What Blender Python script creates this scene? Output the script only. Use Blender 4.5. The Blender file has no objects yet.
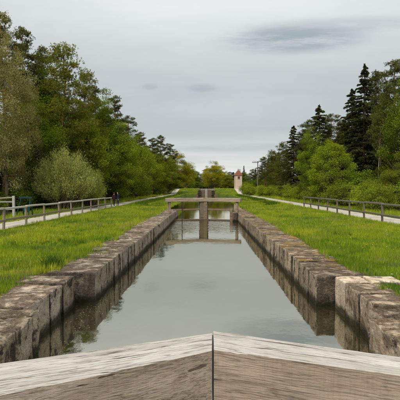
import bpy, bmesh, math, random
import numpy as np
from mathutils import Vector, Matrix, noise as mnoise

S = bpy.context.scene
COL = S.collection
R = math.radians
random.seed(7)

# ------------------------------------------------------------------ camera
CAMZ = 1.95
cam = bpy.data.cameras.new("camera")
cam.sensor_width = 36.0
cam.lens = 36.0                       # 400 px focal length on a 400 px frame
cam.clip_start, cam.clip_end = 0.05, 4000
cam_o = bpy.data.objects.new("camera", cam)
cam_o.location = (0, 0, CAMZ)
cam_o.rotation_euler = (R(90 - 1.72), 0, R(0.93))
COL.objects.link(cam_o)
S.camera = cam_o
S.view_settings.view_transform = 'Standard'
S.view_settings.look = 'None'
S.view_settings.gamma = 1
S.view_settings.use_curve_mapping = False
S.view_settings.exposure = 0.78
S.cycles.max_bounces = 5
S.cycles.diffuse_bounces = 2
S.cycles.glossy_bounces = 2
S.cycles.transmission_bounces = 2
S.cycles.caustics_reflective = False
S.cycles.caustics_refractive = False


class NT:
    """small helper to write node trees"""
    def __init__(self, tree):
        self.t = tree
        tree.nodes.clear()

    def n(self, kind, ins=None, **props):
        nd = self.t.nodes.new(kind)
        for k, v in props.items():
            setattr(nd, k, v)
        for k, v in (ins or {}).items():
            sock = nd.inputs[k]
            if isinstance(v, bpy.types.NodeSocket):
                self.t.links.new(v, sock)
            elif isinstance(v, bpy.types.Node):
                self.t.links.new(v.outputs[0], sock)
            else:
                sock.default_value = v
        return nd

    def math(self, op, a, b=0.0, c=0.0, clamp=False):
        return self.n('ShaderNodeMath', {0: a, 1: b, 2: c}, operation=op, use_clamp=clamp).outputs[0]

    def vmath(self, op, a, b=(0, 0, 0)):
        nd = self.n('ShaderNodeVectorMath', {0: a, 1: b}, operation=op)
        return nd.outputs[0]

    def noise(self, vec, scale, detail=4.0, rough=0.55, dist=0.0):
        nd = self.n('ShaderNodeTexNoise', {'Scale': scale, 'Detail': detail, 'Roughness': rough, 'Distortion': dist})
        if vec is not None:
            self.t.links.new(vec, nd.inputs['Vector'])
        return nd.outputs[0]

    def ramp(self, fac, stops, interp='LINEAR'):
        nd = self.n('ShaderNodeValToRGB', {0: fac})
        cr = nd.color_ramp
        cr.interpolation = interp
        while len(cr.elements) < len(stops):
            cr.elements.new(0.5)
        for e, (p, c) in zip(cr.elements, stops):
            e.position = p
            e.color = c if len(c) == 4 else (*c, 1)
        return nd.outputs[0]

    def smooth(self, x, a, b, lo=0.0, hi=1.0):
        return self.n('ShaderNodeMapRange', {0: x, 1: a, 2: b, 3: lo, 4: hi}, interpolation_type='SMOOTHSTEP').outputs[0]

    def mix(self, fac, a, b, mode='MIX'):
        nd = self.t.nodes.new('ShaderNodeMix')
        nd.data_type = 'RGBA'
        nd.blend_type = mode
        for idx, v in ((0, fac), (6, a), (7, b)):
            s = nd.inputs[idx]
            if isinstance(v, bpy.types.NodeSocket):
                self.t.links.new(v, s)
            elif idx == 0:
                s.default_value = v
            else:
                s.default_value = v if len(v) == 4 else (*v, 1)
        return nd.outputs[2]

    def scale(self, vec, s):
        return self.vmath('MULTIPLY', vec, s)


# ------------------------------------------------------------------ overcast sky + soft sun
SUN_EL, SUN_AZ = 52.0, 205.0          # sun behind thin cloud, high and behind the camera to the left
world = bpy.data.worlds.new("World")
S.world = world
world.use_nodes = True
w = NT(world.node_tree)
sky = w.n('ShaderNodeTexSky', sky_type='NISHITA', sun_disc=False)
sky.sun_elevation = R(SUN_EL)
sky.sun_rotation = R(SUN_AZ)
sky.air_density = 1.0
sky.dust_density = 2.0
d = w.n('ShaderNodeTexCoord').outputs['Generated']
dn = w.vmath('NORMALIZE', d)
sep = w.n('ShaderNodeSeparateXYZ', {0: dn})
dx, dy, dz = sep.outputs
zz = w.math('MAXIMUM', dz, 0.0)
zc = w.math('ADD', zz, 0.11)
plane = w.n('ShaderNodeCombineXYZ', {0: w.math('DIVIDE', dx, zc), 1: w.math('DIVIDE', dy, zc), 2: 0.0}).outputs[0]
n1 = w.noise(plane, 0.42, 5.0, 0.55, 0.4)
n2 = w.noise(w.scale(plane, (0.45, 1.3, 1)), 1.1, 6.0, 0.6, 0.6)
# brightness of the cloud deck against the height in the sky
lum = w.ramp(zz, [(0.0, (.72, .72, .705)), (0.06, (.56, .58, .58)), (0.14, (.405, .44, .45)), (0.25, (.43, .465, .475)),
                  (0.44, (.69, .71, .71)), (1.0, (.74, .755, .76))])
tex = w.math('ADD', w.math('MULTIPLY', w.math('SUBTRACT', n1, 0.5), 0.55), w.math('MULTIPLY', w.math('SUBTRACT', n2, 0.5), 0.34))
lum = w.vmath('MULTIPLY', lum, w.n('ShaderNodeCombineXYZ', {0: w.math('ADD', tex, 1.0), 1: w.math('ADD', w.math('MULTIPLY', tex, .93), 1.0), 2: w.math('ADD', w.math('MULTIPLY', tex, .86), 1.0)}).outputs[0])


def streak(u0, v0, su, sv, amp, seed, lum):
    """a torn strip of darker cloud at a given direction"""
    fy = w.math('MAXIMUM', dy, 0.02)
    u = w.math('DIVIDE', dx, fy)
    v = w.math('DIVIDE', dz, fy)
    nv = w.n('ShaderNodeCombineXYZ', {0: w.math('MULTIPLY', u, 4.5), 1: w.math('MULTIPLY', v, 27.0), 2: seed}).outputs[0]
    nn = w.noise(nv, 1.3, 7.0, 0.62, 0.15)
    uu = w.math('DIVIDE', w.math('SUBTRACT', u, u0), su)
    vv = w.math('DIVIDE', w.math('SUBTRACT', v, w.math('ADD', v0, w.math('MULTIPLY', w.math('SUBTRACT', u, u0), 0.02))), sv)
    r2 = w.math('ADD', w.math('MULTIPLY', uu, uu), w.math('MULTIPLY', vv, vv))
    m = w.math('EXPONENT', w.math('MULTIPLY', w.math('MULTIPLY', r2, r2), -1.0))
    m = w.math('MULTIPLY', m, w.smooth(nn, 0.24, 0.60))
    m = w.math('MULTIPLY', m, amp)
    return w.mix(m, lum, (.25, .30, .335))


lum = streak(0.215, 0.366, 0.17, 0.034, .85, 3.0, lum)
lum = streak(0.34, 0.40, 0.22, 0.02, 0.35, 9.0, lum)
lum = streak(-0.01, 0.248, 0.035, 0.010, 0.45, 5.0, lum)
lum = streak(-0.14, 0.252, 0.02, 0.008, 0.4, 6.0, lum)
lum = streak(0.09, 0.10, 0.22, 0.010, 0.35, 8.0, lum)
cloud10 = w.scale(lum, (7.5, 7.45, 7.3))
col = w.mix(0.93, sky.outputs[0], cloud10)
bg = w.n('ShaderNodeBackground', {0: col, 1: 0.1})
w.n('ShaderNodeOutputWorld', {0: bg.outputs[0]})

sun = bpy.data.lights.new("sun", 'SUN')
sun.energy = 1.5
sun.angle = R(22)
sun.color = (1.0, 0.965, 0.90)
sun_o = bpy.data.objects.new("sun", sun)
el, az = R(SUN_EL), R(SUN_AZ)
sdir = Vector((math.sin(az) * math.cos(el), math.cos(az) * math.cos(el), math.sin(el)))
sun_o.rotation_euler = sdir.to_track_quat('Z', 'Y').to_euler()
sun_o.location = (-10, -20, 30)
COL.objects.link(sun_o)


# ------------------------------------------------------------------ helpers
def new_mat(name):
    m = bpy.data.materials.new(name)
    m.use_nodes = True
    return m, NT(m.node_tree)


def finish(nt, shader):
    nt.n('ShaderNodeOutputMaterial', {0: shader})


def np_mesh(name, V, F3=None, F4=None, tint=None, smooth=False):
    me = bpy.data.meshes.new(name)
    V = np.asarray(V, np.float32)
    me.vertices.add(len(V))
    me.vertices.foreach_set('co', V.ravel())
    n3 = 0 if F3 is None else len(F3)
    n4 = 0 if F4 is None else len(F4)
    loops, starts = [], []
    if n3:
        loops.append(np.asarray(F3, np.int32).ravel())
        starts.append(np.arange(n3, dtype=np.int32) * 3)
    if n4:
        loops.append(np.asarray(F4, np.int32).ravel())
        starts.append(np.arange(n4, dtype=np.int32) * 4 + n3 * 3)
    L = np.concatenate(loops)
    me.loops.add(len(L))
    me.loops.foreach_set('vertex_index', L)
    me.polygons.add(n3 + n4)
    me.polygons.foreach_set('loop_start', np.concatenate(starts))
    if smooth:
        me.polygons.foreach_set('use_smooth', np.ones(n3 + n4, bool))
    me.update(calc_edges=True)
    if tint is not None:
        a = me.attributes.new('tint', 'FLOAT_COLOR', 'POINT')
        c = np.ones((len(V), 4), np.float32)
        c[:, :3] = tint
        a.data.foreach_set('color', c.ravel())
    return me


def obj(name, me, mat=None, parent=None, loc=None, color=None):
    o = bpy.data.objects.new(name, me)
    if mat is not None and me is not None and len(me.materials) == 0:
        me.materials.append(mat)
    if parent is not None:
        o.parent = parent
    if loc is not None:
        o.location = loc
    if color is not None:
        o.color = color
    COL.objects.link(o)
    return o


def tag(o, label=None, cat=None, group=None, kind=None):
    if label: o['label'] = label
    if cat: o['category'] = cat
    if group: o['group'] = group
    if kind: o['kind'] = kind
    return o


def empty(name, loc=(0, 0, 0), rz=0.0):
    o = bpy.data.objects.new(name, None)
    o.location = loc
    o.rotation_euler = (0, 0, rz)
    o.empty_display_size = 0.2
    COL.objects.link(o)
    return o


def bm_mesh(bm, name, smooth=False):
    me = bpy.data.meshes.new(name)
    if smooth:
        for f in bm.faces: f.smooth = True
    bm.normal_update()
    bm.to_mesh(me)
    bm.free()
    return me


def box_mesh(name, x0, x1, y0, y1, z0, z1, bev=0.012, rough=0.0, cuts=0, seed=0.0):
    bm = bmesh.new()
    bmesh.ops.create_cube(bm, size=1)
    for v in bm.verts:
        v.co = Vector(((x0 + x1) / 2 + v.co.x * (x1 - x0), (y0 + y1) / 2 + v.co.y * (y1 - y0), (z0 + z1) / 2 + v.co.z * (z1 - z0)))
    if bev:
        bmesh.ops.bevel(bm, geom=bm.edges[:], offset=bev, segments=2, affect='EDGES', profile=0.5)
    if cuts:
        bmesh.ops.subdivide_edges(bm, edges=bm.edges[:], cuts=cuts, use_grid_fill=True)
    if rough:
        for v in bm.verts:
            p = v.co * 3 + Vector((seed, seed * 2, 0))
            v.co += Vector(mnoise.noise_vector(p)) * rough
    return bm_mesh(bm, name)


class Tubes:
    def __init__(self):
        self.V, self.F, self.n = [], [], 0

    def add(self, P, rad, k=6):
        P = np.asarray(P, float)
        rad = np.asarray(rad, float)
        T = np.gradient(P, axis=0)
        T /= np.linalg.norm(T, axis=1)[:, None] + 1e-9
        ref = np.where(np.abs(T[:, 2:3]) > 0.9, np.array([[1.0, 0, 0]]), np.array([[0, 0, 1.0]]))
        A = np.cross(T, ref)
        A /= np.linalg.norm(A, axis=1)[:, None] + 1e-9
        B = np.cross(T, A)
        ang = np.linspace(0, 2 * np.pi, k, endpoint=False)
        ring = (A[:, None] * np.cos(ang)[None, :, None] + B[:, None] * np.sin(ang)[None, :, None]) * rad[:, None, None] + P[:, None]
        m = len(P)
        idx = np.arange(m * k).reshape(m, k) + self.n
        a = idx[:-1]
        b = idx[1:]
        F = np.stack([a, np.roll(a, -1, 1), np.roll(b, -1, 1), b], -1).reshape(-1, 4)
        self.V.append(ring.reshape(-1, 3))
        self.F.append(F)
        self.n += m * k

    def mesh(self, name):
        return np_mesh(name, np.concatenate(self.V), F4=np.concatenate(self.F), smooth=True)


def bez(a, b, c, n=6):
    t = np.linspace(0, 1, n)[:, None]
    return (1 - t) ** 2 * np.asarray(a) + 2 * t * (1 - t) * np.asarray(b) + t * t * np.asarray(c)


# ------------------------------------------------------------------ materials
def mat_ground():
    m, t = new_mat("grass_soil")
    P = t.n('ShaderNodeNewGeometry').outputs['Position']
    a = t.noise(P, 0.35, 4)
    b = t.noise(P, 5.0, 5, .65)
    c = t.noise(P, 40.0, 3, .7)
    g = t.mix(t.smooth(a, .35, .65), (.045, .085, .012), (.085, .125, .018))
    g = t.mix(t.smooth(b, .45, .75), g, (.115, .13, .03))
    sepx = t.n('ShaderNodeSeparateXYZ', {0: P}).outputs
    ax = t.math('ABSOLUTE', sepx[0])
    wob = t.math('MULTIPLY', t.math('SUBTRACT', b, .5), 1.6)
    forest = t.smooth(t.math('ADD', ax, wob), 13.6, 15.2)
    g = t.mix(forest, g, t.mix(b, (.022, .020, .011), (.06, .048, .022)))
    lat = t.math('ABSOLUTE', t.math('ADD', sepx[0], .065))
    near = t.smooth(t.math('ADD', lat, t.math('MULTIPLY', wob, .25)), 3.85, 3.6)
    g = t.mix(near, g, t.mix(c, (.07, .05, .028), (.15, .115, .065)))
    bump = t.n('ShaderNodeBump', {'Strength': .8, 'Distance': .06, 'Height': t.math('ADD', b, t.math('MULTIPLY', c, .4))})
    finish(t, t.n('ShaderNodeBsdfPrincipled', {'Base Color': g, 'Roughness': .95, 'Normal': bump.outputs[0], 'Specular IOR Level': .1}).outputs[0])
    return m


def mat_path():
    m, t = new_mat("gravel")
    P = t.n('ShaderNodeNewGeometry').outputs['Position']
    a = t.noise(P, .8, 4)
    b = t.noise(P, 60, 3, .7)
    c = t.mix(t.smooth(a, .3, .7), (.50, .45, .36), (.62, .57, .47))
    rut = t.noise(t.scale(P, (2.6, .22, 1)), 1.0, 5, .6)
    c = t.mix(t.math('MULTIPLY', t.smooth(rut, .50, .66), .6), c, (.27, .235, .17))
    c = t.mix(t.math('MULTIPLY', t.smooth(t.noise(t.scale(P, (1.5, .5, 1)), 1.0, 6, .7), .58, .66), .7), c, (.13, .15, .045))
    c = t.mix(t.smooth(b, .35, .7), t.mix(.5, c, (.25, .21, .16)), c)
    bump = t.n('ShaderNodeBump', {'Strength': .5, 'Distance': .02, 'Height': b})
    finish(t, t.n('ShaderNodeBsdfPrincipled', {'Base Color': c, 'Roughness': .95, 'Normal': bump.outputs[0]}).outputs[0])
    return m


def mat_water():
    m, t = new_mat("canal_water")
    P = t.n('ShaderNodeNewGeometry').outputs['Position']
    sp = t.n('ShaderNodeSeparateXYZ', {0: P}).outputs
    n1 = t.noise(P, 1.3, 3, .5)
    n2 = t.noise(t.scale(P, (1.0, .55, 1)), 5.0, 3, .55)
    # a little more chop where water leaks through the far gate
    chop = t.math('MULTIPLY', t.smooth(sp[1], 21.0, 28.5), t.smooth(sp[1], 33.0, 31.5))
    n3 = t.noise(t.scale(P, (.8, 1.3, 1)), 2.6, 2, .5)
    h = t.math('ADD', t.math('MULTIPLY', n1, .5), t.math('MULTIPLY', n2, .16))
    h = t.math('ADD', h, t.math('MULTIPLY', t.math('MULTIPLY', n3, chop), 7.0))
    bump = t.n('ShaderNodeBump', {'Strength': .14, 'Distance': .05, 'Height': h})
    murk = t.mix(t.noise(P, .25, 3), (.020, .021, .008), (.028, .027, .011))
    body = t.n('ShaderNodeBsdfDiffuse', {'Color': murk})
    gl = t.n('ShaderNodeBsdfGlossy', {'Color': (1.0, .972, .845, 1), 'Roughness': .04, 'Normal': bump.outputs[0]})
    fr = t.n('ShaderNodeFresnel', {'IOR': 1.6, 'Normal': bump.outputs[0]})
    k = t.math('ADD', t.math('MULTIPLY', fr.outputs[0], .52), .46)
    finish(t, t.n('ShaderNodeMixShader', {0: k, 1: body.outputs[0], 2: gl.outputs[0]}).outputs[0])
    return m


def mat_stone():
    m, t = new_mat("weathered_limestone")
    geo = t.n('ShaderNodeNewGeometry')
    P = geo.outputs['Position']
    sp = t.n('ShaderNodeSeparateXYZ', {0: P}).outputs
    nz = t.n('ShaderNodeSeparateXYZ', {0: geo.outputs['Normal']}).outputs[2]
    oi = t.n('ShaderNodeObjectInfo')
    Pw = t.vmath('ADD', P, t.scale(t.n('ShaderNodeCombineXYZ', {0: oi.outputs['Random'], 1: oi.outputs['Random'], 2: 0.0}).outputs[0], (13, 29, 0)))
    big = t.noise(Pw, 1.7, 5, .6)
    mid = t.noise(Pw, 6.0, 6, .65)
    fine = t.noise(P, 38, 5, .7)
    base = t.mix(t.smooth(big, .3, .7), (.47, .36, .265), (.70, .595, .47))
    base = t.mix(t.smooth(mid, .50, .70), base, (.72, .64, .53))
    base = t.mix(t.smooth(mid, .44, .32), base, (.15, .105, .07))
    # runs of dirt down the faces
    stre = t.noise(t.scale(Pw, (3.6, 3.6, 1.1)), 1.0, 6, .7)
    base = t.mix(t.math('MULTIPLY', t.smooth(stre, .52, .61), t.math('ADD', .35, t.math('MULTIPLY', oi.outputs['Random'], .6))), base, (.060, .044, .030))
    stre2 = t.noise(t.scale(P, (11, 11, 2.6)), 1.0, 5, .65)
    base = t.mix(t.math('MULTIPLY', t.smooth(stre2, .56, .7), .7), base, (.68, .62, .53))
    blot = t.noise(Pw, 2.4, 7, .72)
    base = t.mix(t.math('MULTIPLY', t.smooth(blot, .535, .61), t.math('MULTIPLY', t.smooth(oi.outputs['Alpha'], 2.5, 1.5), .88)), base, (.040, .030, .021))
    gy = t.n('ShaderNodeSeparateXYZ', {0: t.n('ShaderNodeTexCoord').outputs['Generated']}).outputs[1]
    jd = t.math('ADD', t.math('ABSOLUTE', t.math('SUBTRACT', gy, .5)), t.math('MULTIPLY', t.math('SUBTRACT', mid, .5), .16))
    base = t.mix(t.math('MULTIPLY', t.smooth(jd, .43, .50), .85), base, (.038, .028, .02))
    # black crust and lichen on upward faces
    up = t.smooth(nz, .35, .8)
    crustn = t.noise(Pw, 3.2, 6, .68)
    lines = t.noise(t.scale(P, (2.2, 9, 2)), 1.0, 4, .6)
    crust = t.math('MULTIPLY', up, t.smooth(t.math('ADD', crustn, t.math('MULTIPLY', t.math('SUBTRACT', lines, .5), .45)), .33, .56))
    crustc = t.mix(t.smooth(fine, .3, .7), (.035, .026, .018), (.20, .142, .095))
    keep = t.math('SUBTRACT', 1.0, t.math('MULTIPLY', t.smooth(oi.outputs['Alpha'], 1.5, 2.5), .85))
    base = t.mix(t.math('MULTIPLY', t.math('MULTIPLY', crust, .88), keep), base, crustc)
    ln = t.noise(Pw, 2.1, 5, .6)
    am = t.math('MULTIPLY', t.smooth(oi.outputs['Alpha'], .0, 1.0), t.smooth(oi.outputs['Alpha'], 2.0, 1.2))
    lich = t.math('MULTIPLY', t.math('MULTIPLY', up, t.smooth(ln, .49, .60)), am)
    base = t.mix(t.math('MULTIPLY', lich, .8), base, t.mix(fine, (.26, .15, .025), (.46, .31, .06)))
    pale = t.math('MULTIPLY', t.smooth(t.noise(P, 4.3, 5, .7), .60, .70), up)
    base = t.mix(t.math('MULTIPLY', pale, .75), base, (.66, .60, .51))
    edge = t.math('MULTIPLY', t.smooth(t.math('ADD', geo.outputs['Pointiness'], t.math('MULTIPLY', t.math('SUBTRACT', mid, .5), .12)), .53, .60), .7)
    base = t.mix(edge, base, (.66, .58, .47))
    # algae at the waterline, its colour darkened further to deepen the wall's reflection
    alg_refl = t.smooth(t.math('ADD', sp[2], t.math('MULTIPLY', t.math('SUBTRACT', blot, .5), .5)), -.42, -.60)
    base = t.mix(t.math('MULTIPLY', alg_refl, .93), base, (.022, .023, .009))
    base = t.mix(1.0, base, oi.outputs['Color'], 'MULTIPLY')
    pits = t.smooth(t.noise(P, 14, 5, .7), .62, .40)
    h = t.math('ADD', t.math('MULTIPLY', mid, .8), t.math('MULTIPLY', fine, .35))
    h = t.math('ADD', h, t.math('MULTIPLY', pits, .35))
    h = t.math('ADD', h, t.math('MULTIPLY', stre2, .25))
    bump = t.n('ShaderNodeBump', {'Strength': .9, 'Distance': .035, 'Height': h})
    finish(t, t.n('ShaderNodeBsdfPrincipled', {'Base Color': base, 'Roughness': .9, 'Normal': bump.outputs[0], 'Specular IOR Level': .2}).outputs[0])
    return m


def mat_plain(name, c, rough=.8, var=.35, scale=8, bump=.2, metal=0):
    m, t = new_mat(name)
    P = t.n('ShaderNodeNewGeometry').outputs['Position']
    a = t.noise(P, scale, 5, .6)
    cc = t.mix(a, tuple(x * (1 - var) for x in c), tuple(min(1, x * (1 + var)) for x in c))
    b = t.n('ShaderNodeBump', {'Strength': bump, 'Distance': .02, 'Height': a})
    finish(t, t.n('ShaderNodeBsdfPrincipled', {'Base Color': cc, 'Roughness': rough, 'Normal': b.outputs[0], 'Metallic': metal, 'Specular IOR Level': .25}).outputs[0])
    return m


def mat_beam():
    """old oak: bleached on the weather side, grey brown on the faces; grain along local x"""
    m, t = new_mat("weathered_oak")
    O = t.n('ShaderNodeTexCoord').outputs['Object']
    geo = t.n('ShaderNodeNewGeometry')
    nz = t.n('ShaderNodeSeparateXYZ', {0: geo.outputs['Normal']}).outputs[2]
    oi = t.n('ShaderNodeObjectInfo')
    O = t.vmath('ADD', O, t.scale(t.n('ShaderNodeCombineXYZ', {0: oi.outputs['Random'], 1: oi.outputs['Random'], 2: 0.0}).outputs[0], (17, 5, 0)))
    warp = t.n('ShaderNodeTexNoise', {'Vector': t.scale(O, (1.2, 2.5, 2.5)), 'Scale': 1.0, 'Detail': 3.0})
    Ow = t.vmath('ADD', O, t.scale(t.vmath('SUBTRACT', warp.outputs['Color'], (.5, .5, .5)), (0, .055, .055)))
    grain = t.noise(t.scale(Ow, (2.6, 95, 95)), 1.0, 5, .6)
    fineg = t.noise(t.scale(Ow, (8.0, 260, 260)), 1.0, 4, .7)
    broad = t.noise(t.scale(Ow, (.9, 7, 7)), 1.0, 4, .6)
    saw = t.noise(t.scale(O, (70, 2.5, 2.5)), 1.0, 3, .6)
    blot = t.noise(O, 5.0, 5, .65)
    top = t.mix(t.smooth(broad, .3, .7), (.50, .465, .41), (.66, .63, .575))
    top = t.mix(t.math('MULTIPLY', t.smooth(grain, .48, .63), .62), top, (.36, .30, .23))
    top = t.mix(t.math('MULTIPLY', t.smooth(fineg, .55, .72), .38), top, (.33, .28, .22))
    top = t.mix(t.math('MULTIPLY', t.smooth(blot, .60, .75), .40), top, (.40, .33, .25))
    top = t.mix(t.math('MULTIPLY', t.smooth(t.noise(t.scale(Ow, (2.2, 28, 28)), 1.0, 5, .7), .53, .64), .5), top, (.30, .25, .195))
    side = t.mix(t.smooth(broad, .3, .7), (.38, .295, .215), (.53, .43, .33))
    side = t.mix(t.math('MULTIPLY', t.smooth(grain, .48, .64), .55), side, (.14, .105, .075))
    side = t.mix(t.math('MULTIPLY', t.smooth(fineg, .52, .7), .5), side, (.46, .40, .32))
    side = t.mix(t.math('MULTIPLY', t.smooth(saw, .5, .68), .10), side, (.12, .09, .065))
    side = t.mix(t.math('MULTIPLY', t.smooth(blot, .58, .72), .5), side, (.17, .10, .065))
    up = t.smooth(nz, .60, .72)
    c = t.mix(up, side, top)
    c = t.mix(1.0, c, oi.outputs['Color'], 'MULTIPLY')
    crack = t.smooth(t.noise(t.scale(Ow, (.55, 16, 16)), 1.0, 3, .5), .665, .685)
    dash = t.smooth(t.noise(t.scale(Ow, (6.5, 80, 80)), 1.0, 3, .6), .575, .64)
    c = t.mix(t.math('MULTIPLY', t.math('MULTIPLY', dash, .62), t.math('ADD', .55, t.math('MULTIPLY', up, .45))), c, (.12, .09, .066))
    c = t.mix(t.math('MULTIPLY', crack, .75), c, (.07, .05, .035))
    ln_ = t.noise(t.scale(Ow, (.35, 13, 13)), 1.0, 4, .55)
    line = t.smooth(t.math('ABSOLUTE', t.math('SUBTRACT', ln_, .5)), .011, .004)
    line = t.math('MULTIPLY', line, t.smooth(t.noise(t.scale(O, (2.0, 3, 3)), 1.0, 3, .6), .44, .54))
    line = t.math('MULTIPLY', line, t.math('ADD', .35, t.math('MULTIPLY', up, .5)))
    c = t.mix(line, c, (.06, .045, .032))
    crack = t.math('ADD', crack, line)
    h = t.math('ADD', t.math('MULTIPLY', grain, -.8), t.math('MULTIPLY', fineg, -.35))
    h = t.math('ADD', h, t.math('MULTIPLY', crack, -1.2))
    bump = t.n('ShaderNodeBump', {'Strength': .8, 'Distance': .012, 'Height': h})
    finish(t, t.n('ShaderNodeBsdfPrincipled', {'Base Color': c, 'Roughness': .85, 'Normal': bump.outputs[0], 'Specular IOR Level': .2}).outputs[0])
    return m


def mat_leaf(name="foliage", trans=.35, attr=True):
    m, t = new_mat(name)
    oi = t.n('ShaderNodeObjectInfo')
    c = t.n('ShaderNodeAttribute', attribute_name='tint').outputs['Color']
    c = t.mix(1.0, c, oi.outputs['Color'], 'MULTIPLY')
    a = t.n('ShaderNodeBsdfDiffuse', {'Color': c})
    b = t.n('ShaderNodeBsdfTranslucent', {'Color': t.mix(1.0, c, (1.25, 1.3, .6), 'MULTIPLY')})
    s = t.n('ShaderNodeMixShader', {0: trans, 1: a.outputs[0], 2: b.outputs[0]})
    finish(t, s.outputs[0])
    return m


def mat_bark():
    m, t = new_mat("bark")
    P = t.n('ShaderNodeNewGeometry').outputs['Position']
    oi = t.n('ShaderNodeObjectInfo')
    a = t.noise(t.scale(P, (9, 9, 1.6)), 1.0, 5, .65)
    c = t.mix(t.smooth(a, .3, .7), (.06, .045, .032), (.20, .155, .115))
    c = t.mix(1.0, c, oi.outputs['Color'], 'MULTIPLY')
    b = t.n('ShaderNodeBump', {'Strength': .7, 'Distance': .03, 'Height': a})
    finish(t, t.n('ShaderNodeBsdfPrincipled', {'Base Color': c, 'Roughness': .95, 'Normal': b.outputs[0], 'Specular IOR Level': .1}).outputs[0])
    return m


M_GROUND, M_PATH, M_WATER, M_STONE, M_BEAM = mat_ground(), mat_path(), mat_water(), mat_stone(), mat_beam()
M_LEAF, M_BARK = mat_leaf(), mat_bark()
M_GRASS = mat_leaf("grass_blade", .3)
M_CORE = mat_plain("wall_core", (.06, .05, .035), .95)
M_RAIL = mat_plain("fence_wood", (.33, .29, .24), .85, .4, 14, .4)
M_RAILTOP = mat_plain("fence_rail_wood", (.52, .475, .405), .8, .3, 14, .4)
M_POSTD = mat_plain("fence_post_wood", (.17, .14, .105), .9, .4, 14, .4)
M_RDARK = mat_plain("fence_wood_dark", (.20, .17, .14), .85, .4, 14, .4)
M_POSTL = mat_plain("fence_post_brown", (.25, .20, .145), .9, .4, 14, .4)
M_IRON = mat_plain("dark_iron", (.05, .045, .04), .6, .3)
M_GREEN = mat_plain("green_paint", (.008, .042, .033), .6, .25)
M_PALE = mat_plain("pale_timber", (.42, .40, .36), .8, .25)
M_RENDER = mat_plain("pink_render", (.62, .47, .36), .9, .08, 3)
M_TILE = mat_plain("roof_tile", (.25, .095, .06), .85, .3, 6)
M_WIN = mat_plain("window_wood", (.13, .035, .022), .6, .3)

# ------------------------------------------------------------------ terrain
XL, XR = -2.55, 2.42                   # faces of the chamber walls
WATER = -0.65


def sstep(a, b, x):
    t = min(1, max(0, (x - a) / (b - a)))
    return t * t * (3 - 2 * t)


def gz(y):                             # the towpath climbs to the next lock
    return 1.65 * sstep(122, 146, y)


def edges(y):
    """water edges of the canal left and right at y"""
    if y < 36: return XL, XR
    f = sstep(36, 48, y) * (1 - sstep(122, 133, y)) + sstep(142, 155, y)
    return XL - 3.9 * f, XR + 4.1 * f


rows = []
ys = [-60, -10, 0, 5, 8.8, 9.0, 20, 30, 35.6] + list(np.arange(36.2, 50, 1.2)) + [60, 80, 100, 118] + list(np.arange(121, 138, 1.0)) + \
     [138.2, 140] + list(np.arange(142, 158, 1.5)) + [180, 220, 260, 300, 330, 331, 420, 700, 1500]
for y in ys:
    l, r = edges(y)
    g = gz(y)
    lock = y < 36 or 132.5 < y < 143
    wz = WATER if y < 138 else 1.05
    trench = y <= 330
    a, b = (-.75, -.7) if lock else (-1.0, .7)
    zt = (wz - .9) if trench else g
    bankz = g - (.3 if lock else 0)
    oc = 1.16
    o1 = oc if lock else 2.0
    xs = [-1500, -400, -90, -40, -22, -14, l - o1, l + a, l + b, r - b, r - a, r + o1, 14, 22, 40, 90, 400, 1500]
    zs = [g] * 7 + [bankz, zt, zt, bankz] + [g] * 7
    rows.append([(x, y, z) for x, z in zip(xs, zs)])
V = np.array(rows).reshape(-1, 3)
nx = len(rows[0])
F = [(j * nx + i, j * nx + i + 1, (j + 1) * nx + i + 1, (j + 1) * nx + i) for j in range(len(rows) - 1) for i in range(nx - 1)]
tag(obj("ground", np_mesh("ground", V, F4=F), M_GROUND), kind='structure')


def strip(name, ys, fx0, fx1, fz, mat, kind='structure', nxs=2):
    V, F = [], []
    for y in ys:
        a, b = fx0(y), fx1(y)
        for k in range(nxs):
            V.append((a + (b - a) * k / (nxs - 1), y, fz(y)))
    for j in range(len(ys) - 1):
        for k in range(nxs - 1):
            i = j * nxs + k
            F.append((i, i + 1, i + nxs + 1, i + nxs))
    return tag(obj(name, np_mesh(name, V, F4=F), mat), kind=kind)


wy = [-60, 0, 20, 35.9] + list(np.arange(36.2, 50, 1.2)) + [60, 90, 118] + list(np.arange(121, 137.6, 1.0)) + [137.8]
strip("canal_water", wy, lambda y: edges(y)[0] - (.3 if y > 36 else .45), lambda y: edges(y)[1] + (.3 if y > 36 else .45), lambda y: WATER, M_WATER)
strip("upper_canal_water", [138.6, 142, 148, 155, 200, 330], lambda y: edges(y)[0] - .2, lambda y: edges(y)[1] + .2, lambda y: 1.05, M_WATER)


def wob(y, s, a=.14):
    return a * mnoise.noise(Vector((y * .9, s, 0))) + a * .6 * mnoise.noise(Vector((y * 3.1, s + 9, 0)))


py = list(np.arange(-20, 70, .35)) + list(np.arange(70, 330, 1.5))
strip("gravel_path", py, lambda y: -11.35 + wob(y, 1) , lambda y: -9.5 + wob(y, 2), lambda y: gz(y) + .006, M_PATH)
strip("gravel_path", py, lambda y: 9.95 + wob(y, 3), lambda y: 12.1 + wob(y, 4), lambda y: gz(y) + .006, M_PATH)


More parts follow.
